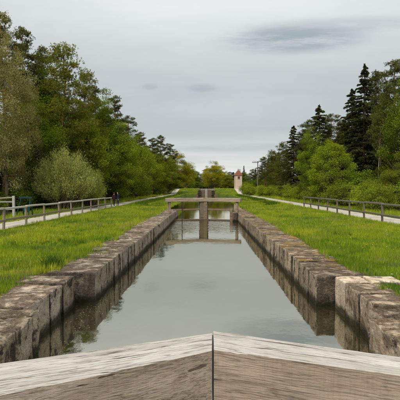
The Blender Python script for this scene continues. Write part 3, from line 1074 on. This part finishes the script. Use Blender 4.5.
# ---- right bank
tree('s1', 362, 66, 56, 52, (1, 1, 1), "tallest dark spruce on the right bank", "spruce_tree")
tree('s2', 350, 90, 58, 46, (1, 1, 1), "dark spruce leaning on the left of the tallest one", "spruce_tree")
tree('p1', 375, 70, 60, 46, (.9, .9, .95), "pine just right of the tallest dark spruce", "pine_tree")
tree('p1', 392, 60, 54, 50, (1.0, 1.0, .95), "tall pine near the right edge", "pine_tree")
tree('s2', 384, 88, 62, 44, (.9, .9, 1), "dark spruce filling the gap below the tall right pine", "spruce_tree")
tree('d2', 404, 92, 45, 46, (.85, .85, .8), "light green tree cut by the right edge", "leafy_tree")
tree('thin', 376, 92, 47, 18, (.9, .9, .9), "slim pale-trunked tree in front of the dark spruces", "slim_tree", rz=.3)
tree('thin', 381, 98, 48.5, 16, (.9, .9, .9), "second slim pale-trunked tree, right beside the first", "slim_tree", rz=2.6)
tree('round', 330, 141, 49, 38, (1.05, 1.05, 1.0), "round bright yellow-green tree among the right conifers", "leafy_tree")
tree('d3', 312, 136, 60, 26, (1.15, 1.2, 1.0), "pale green tree left of the round bright one", "leafy_tree")
tree('s1', 318, 106, 66, 52, (1.5, 1.5, 1.2), "broad dark conifer behind the round bright tree", "pine_tree")
tree('p1', 340, 122, 70, 26, (.9, .9, .95), "sparse pine between the broad conifer and the dark spruces", "pine_tree")
tree('p1', 307, 119, 80, 34, (.85, .85, .9), "dark pine behind the pale green tree on the right bank", "pine_tree")
tree('p1', 328, 113, 78, 36, (.85, .85, .9), "dark pine over the round bright tree, right of the broad conifer", "pine_tree")
tree('s2', 342, 120, 72, 40, (1.0, 1.0, 1.0), "dark spruce between the round bright tree and the tallest spruces", "spruce_tree")
tree('s2', 293, 126, 76, 34, (1.45, 1.4, 1.2), "pointed spruce left of the broad dark conifer", "spruce_tree")
tree('p1', 303, 128, 74, 24, (.9, .9, .95), "pine squeezed between the pointed spruce and the broad conifer", "pine_tree")
tree('p3', 283, 141, 86, 24, (.9, .95, .95), "pine left of the pointed spruce", "pine_tree")
tree('p3', 272, 149, 98, 20, (.85, .9, .95), "pine right of the power pole", "pine_tree")
tree('p1', 264, 156, 112, 18, (.85, .9, .95), "small far pine just behind the power pole", "pine_tree")
tree('d4', 396, 166, 39, 40, (.95, .80, 1.1), "olive brown bush at the right edge", "round_bush", "bush")
# ---- far middle
tree('d4', 214, 163, 235, 22, (1.95, 1.36, .7), "yellow-green tree standing over the far end of the canal", "leafy_tree")
tree('d2', 227, 174, 215, 12, (1.2, .9, .9), "brownish young tree left of the pink tower", "leafy_tree")
tree('s2', 243.7, 165.5, 300, 6, (1.1, 1.2, 1.5), "lone pointed conifer top just right of the pink tower", "spruce_tree")
# ---- the wood behind: trees nothing tells apart
for i in range(16):
    dd = 42 + i * 8.5 + rt.uniform(-3, 3)
    x = -17.5 - rt.uniform(0, 3.5)
    k = ['d3', 'd1', 'p3', 'd2'][i % 4]
    hmax = CAMZ + (188 - np.interp(206.5 + x / dd * 400, [0, 60, 90, 115, 150, 190], [60, 72, 104, 128, 153, 176])) / 400 * dd
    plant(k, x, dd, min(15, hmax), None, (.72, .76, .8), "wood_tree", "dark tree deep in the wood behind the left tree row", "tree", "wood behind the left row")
for i in range(14):
    dd = 58 + i * 8.5 + rt.uniform(-3, 3)
    x = 22 + rt.uniform(0, 7)
    k = ['s2', 'p3', 'p1', 's1'][i % 4]
    hmax = CAMZ + (188 - np.interp(206.5 + x / dd * 400, [206, 255, 275, 300, 320, 345, 400], [172, 168, 158, 140, 126, 124, 96])) / 400 * dd
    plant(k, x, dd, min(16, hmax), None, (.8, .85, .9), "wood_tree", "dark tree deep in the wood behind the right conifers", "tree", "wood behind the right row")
for i in range(11):
    dd = 26 + i * 4.2
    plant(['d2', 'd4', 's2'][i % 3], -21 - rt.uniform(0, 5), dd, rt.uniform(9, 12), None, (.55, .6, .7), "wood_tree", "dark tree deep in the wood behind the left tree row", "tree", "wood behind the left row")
for i in range(9):
    dd = 40 + i * 4.0
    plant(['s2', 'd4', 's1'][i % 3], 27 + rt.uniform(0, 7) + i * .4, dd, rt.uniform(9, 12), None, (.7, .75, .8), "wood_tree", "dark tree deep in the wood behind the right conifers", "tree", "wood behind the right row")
for i in range(22):
    px = 178 + i * 4.6 + rt.uniform(-1.5, 1.5)
    dd = 290 + rt.uniform(-25, 40)
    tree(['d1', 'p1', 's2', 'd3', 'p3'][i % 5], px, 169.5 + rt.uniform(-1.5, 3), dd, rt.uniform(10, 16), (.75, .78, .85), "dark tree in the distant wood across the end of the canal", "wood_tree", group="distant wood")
for px, top, dd in ((338, 140, 72), (352, 132, 75), (366, 128, 72), (378, 126, 74), (392, 122, 70), (404, 118, 72), (345, 150, 66), (358, 150, 66), (372, 148, 67), (386, 146, 66), (400, 142, 66)):
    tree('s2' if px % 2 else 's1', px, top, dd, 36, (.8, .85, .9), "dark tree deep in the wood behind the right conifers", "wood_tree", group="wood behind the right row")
# ---- undergrowth
for i in range(26):
    dd = 24 + i * 4.6 + rt.uniform(-1.5, 1.5)
    x = -14.3 - rt.uniform(0, 1.8) - (1.2 if 30 < dd < 44 else 0)
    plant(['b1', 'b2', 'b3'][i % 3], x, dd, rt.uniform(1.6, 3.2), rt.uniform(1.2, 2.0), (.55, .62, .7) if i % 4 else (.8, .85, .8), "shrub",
          "low dark shrub in the undergrowth along the left wood edge", "shrub", "undergrowth on the left")
for i in range(30):
    dd = 33 + i * 3.3 + rt.uniform(-1, 1)
    x = 14.0 + rt.uniform(0, 2.8)
    g_ = rt.uniform(.85, 1.25)
    plant(['b1', 'b2', 'b3'][i % 3], x, dd, rt.uniform(1.5, 2.7), rt.uniform(1.2, 2.1), (1.05 * g_, 1.05 * g_, .9), "shrub",
          "light green shrub in the hedge along the right path", "shrub", "hedge along the right path")
for i in range(14):
    dd = 34 + i * 6.0 + rt.uniform(-2, 2)
    plant(['b3', 'b1'][i % 2], 17.5 + rt.uniform(0, 2.5), dd, rt.uniform(2.6, 3.9), rt.uniform(1.5, 2.4), (.85, .95, .8), "shrub",
          "taller shrub behind the hedge on the right", "shrub", "tall shrubs on the right")
for i in range(34):
    px = 170 + i * 3.4 + rt.uniform(-1, 1)
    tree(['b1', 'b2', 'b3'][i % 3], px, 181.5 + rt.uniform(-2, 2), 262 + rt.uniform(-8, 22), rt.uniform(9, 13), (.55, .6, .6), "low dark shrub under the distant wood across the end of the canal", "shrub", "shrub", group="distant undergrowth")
for i in range(16):
    dd = 66 + i * 9
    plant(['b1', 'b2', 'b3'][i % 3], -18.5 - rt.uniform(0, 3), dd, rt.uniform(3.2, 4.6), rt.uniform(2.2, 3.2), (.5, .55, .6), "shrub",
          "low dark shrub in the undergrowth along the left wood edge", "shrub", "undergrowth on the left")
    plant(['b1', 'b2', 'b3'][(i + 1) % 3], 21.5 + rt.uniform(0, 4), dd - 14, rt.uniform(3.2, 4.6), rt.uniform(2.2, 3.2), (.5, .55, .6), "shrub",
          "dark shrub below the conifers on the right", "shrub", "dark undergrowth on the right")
for i, (px, yy, h_) in enumerate([(246, 118, 3.6), (250, 104, 2.8), (262, 92, 2.6)]):
    tree('b1', px, 188 - (h_ - 1.95) / yy * 400, yy, 13, (1.2, 1.2, .9), ["bush right beside the pink tower", "bush at the foot of the power pole", "bush just right of the power pole"][i], "round_bush", "bush")

# ------------------------------------------------------------------ grass (uncountable)
def blades(name, X, Y, Z, hgt, wid, col, var, kind_seed, segs=2, spread=.45):
    g = np.random.default_rng(kind_seed)
    n = len(X)
    P = np.stack([X, Y, Z], 1)
    a = g.random(n) * 2 * np.pi
    W = np.stack([np.cos(a), np.sin(a), np.zeros(n)], 1)
    b = g.random(n) * 2 * np.pi
    bend = (g.random(n) * spread * hgt)[:, None] * np.stack([np.cos(b), np.sin(b), np.zeros(n)], 1)
    up = np.array([0, 0, 1.0])
    w_ = wid[:, None]
    h_ = hgt[:, None]
    if segs == 2:
        m = P + up * h_ * .55 + bend * .35
        tip = P + up * h_ * .95 + bend
        V = np.stack([P - W * w_ / 2, P + W * w_ / 2, m + W * w_ * .4, m - W * w_ * .4, tip], 1).reshape(-1, 3)
        i = np.arange(n, dtype=np.int32)[:, None] * 5
        F4 = i + np.array([0, 1, 2, 3]); F3 = i + np.array([3, 2, 4])
        k = 5
    else:
        tip = P + up * h_ * .95 + bend
        V = np.stack([P - W * w_ / 2, P + W * w_ / 2, tip], 1).reshape(-1, 3)
        F4 = None; F3 = np.arange(n * 3, dtype=np.int32).reshape(-1, 3)
        k = 3
    c = col * (1 + g.normal(size=(n, 1)) * var)
    return V, F3, F4, np.clip(np.repeat(c, k, 0), .004, .9)


def vnoise(X, Y, s, seed):
    """cheap smooth 2-D value noise, vectorised"""
    g = np.random.default_rng(seed)
    T = g.random((64, 64))
    x, y = X * s, Y * s
    xi, yi = np.floor(x).astype(int), np.floor(y).astype(int)
    fx, fy = x - xi, y - yi
    fx = fx * fx * (3 - 2 * fx); fy = fy * fy * (3 - 2 * fy)
    t = lambda i, j: T[i % 64, j % 64]
    return (t(xi, yi) * (1 - fx) + t(xi + 1, yi) * fx) * (1 - fy) + (t(xi, yi + 1) * (1 - fx) + t(xi + 1, yi + 1) * fx) * fy


def grass_field(zones, seed):
    g = np.random.default_rng(seed)
    VV, F3s, F4s, CC, off = [], [], [], [], 0
    for (x0, x1, y0, y1, dens, h0, wd, segs, edge) in zones:
        n = int(abs(x1 - x0) * (y1 - y0) * dens)
        if abs(edge - x0) < .6: x0 = edge - math.copysign(.3, x1 - x0)
        X = g.uniform(min(x0, x1), max(x0, x1), n)
        Y = g.uniform(y0, y1, n)
        patch = vnoise(X, Y, .55, 5) * .6 + vnoise(X, Y, 1.9, 6) * .4
        fine = vnoise(X, Y, 6.0, 7)
        keep = g.random(n) < .45 + .75 * fine
        ex = (X - edge) * math.copysign(1, x1 - x0)    # ragged edge: spills over the stone here, bare there
        keep &= ex > .30 - .62 * (vnoise(X, Y, 1.3, 8) * .55 + vnoise(X, Y, 5.5, 9) * .45) * 1.15
        ex = np.abs(ex)
        X, Y, patch, fine, ex = X[keep], Y[keep], patch[keep], fine[keep], ex[keep]
        n = len(X)
        h = h0 * (.35 + 1.5 * patch * vnoise(X, Y, .9, 31) + .35 * fine) * g.uniform(.5, 1.3, n) * (1 + .55 * np.exp(-ex * 3.0) * vnoise(X, Y, 2.2, 32))
        wv = wd * g.uniform(.7, 1.3, n)
        a_, b_ = np.array([.225, .305, .020]), np.array([.375, .415, .032])
        col = a_ + (b_ - a_) * np.clip((patch - .3) * 2.2, 0, 1)[:, None]
        dead = g.random(n) < .05
        col[dead] = (.34, .30, .12)
        clov = vnoise(X, Y, 1.6, 41) * .6 + vnoise(X, Y, 5.0, 42) * .4 > .66
        col[clov] = np.array([.125, .215, .016]); h[clov] *= .6
        straw = vnoise(X, Y, .8, 43) * vnoise(X, Y, 3.7, 44) > .52
        col[straw] = col[straw] * .45 + np.array([.32, .29, .10]) * .55
        dark = (vnoise(X, Y, 1.1, 12) > .72)
        col[dark] *= (.72, .80, .9)
        Zg = np.array([gz(q) for q in Y]) if y1 > 120 else np.zeros(n)
        V, F3, F4, c = blades("g", X, Y, Zg - .01, h, wv, col, .16, int(seed * 10 + y0), segs)
        VV.append(V); CC.append(c)
        F3s.append(F3 + off)
        if F4 is not None: F4s.append(F4 + off)
        off += len(V)
    return np_mesh("grass", np.concatenate(VV), np.concatenate(F3s), np.concatenate(F4s) if F4s else None, tint=np.concatenate(CC))


EL, ER = XL - 1.02, XR + 1.02
zl = [(EL, -9.4, 5.0, 9.0, 1500, .17, .009, 2, EL - .27), (EL, -9.4, 9.0, 13, 1500, .17, .010, 2, EL), (EL, -9.4, 13, 20, 800, .18, .014, 2, EL),
      (EL, -9.45, 20, 34, 380, .19, .022, 1, EL), (EL, -9.45, 34, 60, 150, .20, .036, 1, EL), (EL - 3.2, -9.45, 60, 122, 60, .22, .06, 1, -6.6), (-2.9, -9.5, 122, 160, 45, .25, .08, 1, -2.9),
      (-11.4, -14.4, 14, 40, 200, .28, .026, 1, -11.3), (-11.4, -15, 40, 120, 60, .35, .05, 1, -11.3)]
zr = [(ER, 9.9, 5.0, 8.0, 1500, .17, .009, 2, ER + .12), (ER + .3, 9.9, 8.0, 8.8, 1500, .17, .009, 2, ER + .52), (ER, 9.9, 8.8, 13, 1500, .17, .010, 2, ER), (ER, 9.9, 13, 20, 800, .18, .014, 2, ER),
      (ER, 9.9, 20, 34, 380, .19, .022, 1, ER), (ER, 9.9, 34, 60, 150, .20, .036, 1, ER), (ER + 3.2, 9.9, 60, 122, 60, .22, .06, 1, 6.6), (2.9, 9.9, 122, 160, 45, .25, .08, 1, 2.9),
      (12.15, 15.5, 17, 45, 200, .30, .026, 1, 12.1), (12.15, 16, 45, 125, 60, .40, .05, 1, 12.1)]
tag(obj("grass", grass_field(zl, 3), M_GRASS, color=(1, 1, 1, 1)), "lush uneven grass on the left bank between wall and path", "grass", kind="stuff")
tag(obj("grass", grass_field(zr, 4), M_GRASS, color=(1, 1, 1, 1)), "lush uneven grass on the right bank between wall and path", "grass", kind="stuff")


def tuft(x, y, n, h, r, z=0.0, col=(.10, .17, .02), name="grass_tuft", label=None, wd=.012, seed=1, group=None):
    g = np.random.default_rng(seed)
    X = x + g.normal(size=n) * r; Y = y + g.normal(size=n) * r
    V, F3, F4, c = blades("t", X, Y, np.full(n, z - .01), h * g.uniform(.5, 1.2, n), np.full(n, wd), np.tile(np.array(col), (n, 1)), .22, seed, 2, .75)
    return tag(obj(name, np_mesh(name, V, F3, F4, tint=c), M_GRASS, color=(1, 1, 1, 1)), label, "plant", group)


tuft(-3.75, 9.6, 260, .42, .13, 0, (.07, .13, .018), label="dark tall tuft of grass beside the left coping", seed=4)
for i, (x, y) in enumerate([(-3.0, 11.6), (-2.85, 12.6), (-3.2, 12.1), (-3.1, 15.2), (-2.95, 17.0), (-3.2, 19.4)]):
    tuft(x, y, 70, .10, .10, .0, (.15, .19, .03), label="weed tuft growing from the joints of the left coping", seed=20 + i, group="weeds on the left coping", wd=.010)
for i, (x, y) in enumerate([(3.15, 11.0), (3.2, 13.5), (3.05, 16.3), (3.2, 20.0)]):
    tuft(x, y, 60, .09, .09, .0, (.17, .19, .03), label="weed tuft growing from the joints of the right coping", seed=40 + i, group="weeds on the right coping", wd=.010)

# dark rank growth along the water beyond the lock
g = np.random.default_rng(9)
n = 9000
Y = g.uniform(44, 100, n)
X = np.array([edges(q)[1] for q in Y]) + .7 + g.random(n) ** 1.5 * 1.5
V, F3, F4, c = blades("r", X, Y, np.full(n, -.05), g.uniform(.15, .42, n) * (.4 + 1.5 * vnoise(X, Y, .5, 3)), np.full(n, .05), np.tile(np.array((.085, .135, .016)), (n, 1)), .3, 3, 1, .6)
tag(obj("bank_growth", np_mesh("bank_growth", V, F3, F4, tint=c), M_GRASS, color=(1, 1, 1, 1)), "dark rank growth at the water's edge beyond the lock, right", "plants", kind="stuff")
n = 8000
Y = g.uniform(40, 125, n)
X = np.array([edges(q)[0] for q in Y]) - .7 - g.random(n) ** 1.5 * 1.3
V, F3, F4, c = blades("r", X, Y, np.full(n, -.05), g.uniform(.12, .38, n) * (.4 + 1.5 * vnoise(X, Y, .5, 4)), np.full(n, .05), np.tile(np.array((.09, .145, .016)), (n, 1)), .25, 5, 1, .35)
tag(obj("bank_growth", np_mesh("bank_growth", V, F3, F4, tint=c), M_GRASS, color=(1, 1, 1, 1)), "rank growth at the water's edge beyond the lock, left", "plants", kind="stuff")

# dandelions dotted through the grass
def flowers(seed, x0, x1):
    g = np.random.default_rng(seed)
    n = 420
    X = g.uniform(x0, x1, n); Y = 6.5 + 34 * g.random(n) ** 1.4
    k = vnoise(X, Y, .5, 15) > .45
    X, Y = X[k], Y[k]; n = len(X)
    C = np.stack([X, Y, g.uniform(.13, .24, n)], 1)
    ang = np.linspace(0, 2 * np.pi, 6, endpoint=False)
    rr = g.uniform(.012, .022, n)
    V = np.concatenate([C[:, None] + np.stack([np.cos(ang), np.sin(ang), 0 * ang], 1)[None] * rr[:, None, None], C[:, None] + np.array([0, 0, .012])], 1).reshape(-1, 3)
    i = np.arange(n, dtype=np.int32)[:, None, None] * 7
    F = (i + np.array([[k, (k + 1) % 6, 6] for k in range(6)])).reshape(-1, 3)
    white = g.random(n) < .3
    c = np.where(white[:, None], np.array([[.6, .6, .52]]), np.array([[.62, .42, .02]]))
    return np_mesh("wildflowers", V, F, tint=np.repeat(c, 7, 0))


tag(obj("wildflowers", flowers(1, -9.2, -3.8), M_GRASS, color=(1, 1, 1, 1)), "yellow and white wildflowers dotted through the left grass", "flowers", kind="stuff")
tag(obj("wildflowers", flowers(2, 3.7, 9.6), M_GRASS, color=(1, 1, 1, 1)), "yellow and white wildflowers dotted through the right grass", "flowers", kind="stuff")

# petals and leaf litter drifting along the left wall
g = np.random.default_rng(17)
n = 260
Y = 5.2 + 5.5 * g.random(n)
X = -2.5 + np.abs(g.normal(size=n)) * .32
X = np.where((Y > 5.9) & (Y < 8.9), X - .25 * g.random(n), X)
C = np.stack([X, Y, np.full(n, WATER + .004)], 1)
a = g.random(n) * 6.28
U = np.stack([np.cos(a), np.sin(a), 0 * a], 1); W = np.stack([-np.sin(a), np.cos(a), 0 * a], 1)
sz = g.uniform(.008, .028, n)
V, F = leaf_quads(C, U, W, sz, sz * .7)
tag(obj("floating_petals", np_mesh("floating_petals", V, F4=F, tint=np.repeat(tints(n, (.42, .42, .26), .25, g), 4, 0)), M_GRASS, color=(1, 1, 1, 1)),
    "pale petals and leaves floating by the left wall", "litter", kind="stuff")

# ------------------------------------------------------------------ far things: next lock, tower, power pole
FY = 137.0
lw = tag(empty("lock_wall", (0, FY, 0)), "distant lock head of dark stone piers across the canal", "wall")
for s, x0, x1 in ((-1, -4.0, -1.9), (1, 1.7, 3.8)):
    for r_ in range(3):
        for c_ in range(2):
            a = x0 + (x1 - x0) * c_ / 2; b = x0 + (x1 - x0) * (c_ + 1) / 2
            o = obj("stone_block", stone_mesh(b - a - .03, 3.0, .68, s * 3 + r_ + c_ * .3, 4, .04, .02), M_STONE, lw, ((a + b) / 2, 1.5, -1.0 + .7 * (r_ + 1)), (.42, .38, .34, .1))
for s, nm in ((-1, "left"), (1, "right")):
    gl = tag(empty("lock_gate_leaf", (-.1 + s * .03, FY + .6, 0), 0), nm + " leaf of the distant dark lock gate", "lock gate")
    for i in range(5):
        a = .36 + i * .32
        xa, xb = sorted((s * a, s * (a + .30)))
        obj("plank", box_mesh("plank", xa, xb, -.06, .06, -1.2, 1.35, .01), M_BEAM, gl, color=(.45, .4, .36, 1))
    xa, xb = sorted((s * .01, s * .34))
    obj("mitre_post", box_mesh("mitre_post", xa, xb, -.14, .14, -1.2, 1.55, .02), M_PALE, gl)
    xa, xb = sorted((s * .0, s * 3.3))
    obj("top_beam", box_mesh("top_beam", xa, xb, -.12, .12, 1.56, 1.72, .02), M_BEAM, gl, color=(.5, .45, .4, 1))

TY = 155.0
tx = (238 - 206.5) / 400 * TY
tw = tag(empty("tower_house", (tx, TY, gz(TY))), "slender pink rendered tower with red roof beyond the canal", "tower")
tw.rotation_euler = (0, 0, R(8))
wv = 1.28
obj("wall", box_mesh("wall", -wv, wv, -wv, wv, -.3, 5.35, .03), M_RENDER, tw)
bm = bmesh.new()
e = 1.5
vs = [bm.verts.new(p) for p in ((-e, -e, 5.15), (e, -e, 5.15), (e, e, 5.15), (-e, e, 5.15), (0, -e * .55, 7.2), (0, e * .55, 7.2),
                                (-e, -e, 5.25), (e, -e, 5.25), (e, e, 5.25), (-e, e, 5.25))]
for f in ((0, 3, 2, 1), (0, 1, 7, 6), (1, 2, 8, 7), (2, 3, 9, 8), (3, 0, 6, 9), (6, 7, 4), (7, 8, 5, 4), (8, 9, 5), (9, 6, 4, 5)):
    bm.faces.new([vs[i] for i in f])
rf = obj("roof", bm_mesh(bm, "roof"), M_TILE, tw)
obj("finial", box_mesh("finial", -.08, .08, -.08, .08, 7.15, 7.75, .02), M_IRON, rf)
wn = obj("window", box_mesh("window", -.42, .42, -wv - .06, -wv + .05, 3.85, 4.75, .02), M_WIN, tw)
obj("sill", box_mesh("sill", -.52, .52, -wv - .14, -wv + .04, 3.74, 3.845, .01), M_PALE, wn)
wn2 = obj("window", box_mesh("window", wv - .05, wv + .06, -.42, .42, 3.85, 4.75, .02), M_WIN, tw)
obj("plinth", box_mesh("plinth", -wv - .05, wv + .05, -wv - .05, wv + .05, -.4, .0, .02), M_PALE, tw)

PY = 118.0
px_ = (257.4 - 206.5) / 400 * PY
pp = tag(empty("power_pole", (px_, PY, 0)), "wooden power pole with crossarm and wires beyond the right bushes", "power pole")
t_ = Tubes()
t_.add([(0, 0, -.5), (0, 0, 5), (.03, 0, 9.75)], [.17, .15, .12], 10)
obj("pole", t_.mesh("pole"), M_POSTD, pp)
obj("crossarm", box_mesh("crossarm", -1.6, .35, -.07, .07, 9.35, 9.52, .01), M_POSTD, pp)
for x in (-1.45, -.75, .25):
    t_ = Tubes()
    t_.add([(x, 0, 9.5), (x, 0, 9.58), (x, 0, 9.66), (x, 0, 9.76)], [.02, .07, .05, .06], 8)
    obj("insulator", t_.mesh("insulator"), M_PALE, pp)
    t_ = Tubes()
    e_ = np.array([46 + x, -14, 11.6])
    s_ = np.array([x, 0, 9.78])
    q = np.linspace(0, 1, 24)[:, None]
    pts = s_ * (1 - q) + e_ * q - np.array([0, 0, 1]) * (4 * q * (1 - q)) * .9
    t_.add(pts, [.035] * 24, 4)
    obj("wire", t_.mesh("wire"), M_IRON, pp)

# ------------------------------------------------------------------ walkers on the left path
def mat_cloth(name, c):
    return mat_plain(name, c, .9, .2, 30, .15)


SKIN = mat_cloth("skin", (.50, .30, .21))


def person(x, y, h, rz, top, legs, hair, label, stride=.10, arm=.06):
    root = tag(empty("person", (x, y, .006), rz), label, "person", None)
    k = h / 1.75
    J = {}
    E = []

    def j(nm, p, r, par=None):
        J[nm] = (Vector(p) * k, r * k)
        if par: E.append((par, nm))
    j('pel', (0, 0, .95), .135)
    j('wai', (0, -.005, 1.10), .125, 'pel')
    j('che', (0, .0, 1.30), .150, 'wai')
    j('sho', (0, .01, 1.43), .105, 'che')
    j('nec', (0, .0, 1.52), .055, 'sho')
    j('hd0', (0, -.012, 1.585), .085, 'nec')
    j('hd1', (0, -.012, 1.66), .098, 'hd0')
    j('hd2', (0, .0, 1.735), .070, 'hd1')
    for s, n_ in ((-1, 'l'), (1, 'r')):
        sw = s * stride
        j(n_ + 'hip', (s * .09, 0, .90), .105, 'pel')
        j(n_ + 'kne', (s * .10, -sw * .7 - .02, .50), .065, n_ + 'hip')
        j(n_ + 'ank', (s * .10, -sw * .8 + .02, .085), .043, n_ + 'kne')
        j(n_ + 'toe', (s * .115, -sw * .8 - .13, .04), .036, n_ + 'ank')
        j(n_ + 'shj', (s * .175, .01, 1.40), .068, 'sho')
        j(n_ + 'elb', (s * .235, sw * .4 + .03, 1.13), .046, n_ + 'shj')
        j(n_ + 'wri', (s * .235, sw * .6 - arm, .89), .032, n_ + 'elb')
        j(n_ + 'plm', (s * .235, sw * .62 - arm - .02, .82), .034, n_ + 'wri')
        for f, (dx_, dl) in enumerate(((-.022, .075), (-.007, .09), (.008, .085), (.022, .065))):
            j(n_ + 'f%d' % f, (s * .235 + .3 * dx_, sw * .62 - arm - .02 + dx_, .81 - dl), .008, n_ + 'plm')
        j(n_ + 'thm', (s * .215, sw * .62 - arm - .06, .80), .010, n_ + 'wri')
    names = list(J)
    me = bpy.data.meshes.new("body")
    me.from_pydata([J[n_][0] for n_ in names], [(names.index(a), names.index(b)) for a, b in E], [])
    o = bpy.data.objects.new("body_tmp", me)
    COL.objects.link(o)
    md = o.modifiers.new("skin", 'SKIN')
    for i, n_ in enumerate(names):
        sv = me.skin_vertices[0].data[i]
        sv.radius = (J[n_][1] * (1.2 if n_ in ('che', 'wai', 'pel') else 1), J[n_][1])
        sv.use_root = n_ == 'pel'
    sb = o.modifiers.new("sub", 'SUBSURF')
    sb.levels = 2
    dg = bpy.context.evaluated_depsgraph_get()
    bme = bpy.data.meshes.new_from_object(o.evaluated_get(dg))
    bpy.data.objects.remove(o)
    for m_ in (SKIN, top, legs, M_IRON): bme.materials.append(m_)
    for p in bme.polygons:
        c = p.center / k
        p.use_smooth = True
        if c.z < .10: p.material_index = 3
        elif c.z < .93 and abs(c.x) < .19: p.material_index = 2
        elif c.z < .88: p.material_index = 0
        elif c.z < 1.50: p.material_index = 1
        else: p.material_index = 0
    body = obj("body", bme, None, root)
    # face and hair
    bm = bmesh.new()
    bmesh.ops.create_uvsphere(bm, u_segments=16, v_segments=10, radius=1)
    for v in bm.verts:
        q = v.co.copy()
        v.co = Vector((q.x * .098, q.y * .112 + .012, q.z * .12 + 1.675)) * k
        if q.y < -.25 and q.z < .35: v.co.y += .075 * k * min(1, (-q.y))
        v.co += Vector(mnoise.noise_vector(v.co * 30)) * .008 * k
    obj("hair", bm_mesh(bm, "hair", True), hair, root)
    bm = bmesh.new()
    bmesh.ops.create_cone(bm, segments=6, radius1=.016 * k, radius2=.004 * k, depth=.045 * k, cap_ends=True)
    for v in bm.verts: v.co = Vector((v.co.x, v.co.y - .108 * k, v.co.z + 1.645 * k))
    obj("nose", bm_mesh(bm, "nose", True), SKIN, root)
    for s in (-1, 1):
        bm = bmesh.new()
        bmesh.ops.create_icosphere(bm, subdivisions=1, radius=.010 * k)
        for v in bm.verts: v.co += Vector((s * .033, -.098, 1.672)) * k
        obj("eye", bm_mesh(bm, "eye", True), M_IRON, root)
    return root


C_NAVY = mat_cloth("navy_cloth", (.015, .022, .045))
C_BLACK = mat_cloth("black_cloth", (.018, .017, .018))
C_MAROON = mat_cloth("maroon_cloth", (.045, .014, .014))
C_BLUE = mat_cloth("pale_blue_cloth", (.10, .15, .19))
C_JEAN = mat_cloth("denim_cloth", (.035, .05, .075))
H_BR = mat_cloth("brown_hair", (.055, .028, .016))
H_DK = mat_cloth("dark_hair", (.02, .015, .012))
person(-9.98, 43.0, 1.46, R(150), C_MAROON, C_BLACK, H_BR, "person in dark red top and black trousers on the left path")
person(-9.62, 43.2, 1.50, R(-60), C_NAVY, C_JEAN, H_DK, "person in navy jacket nearest the grass on the left path", .16)
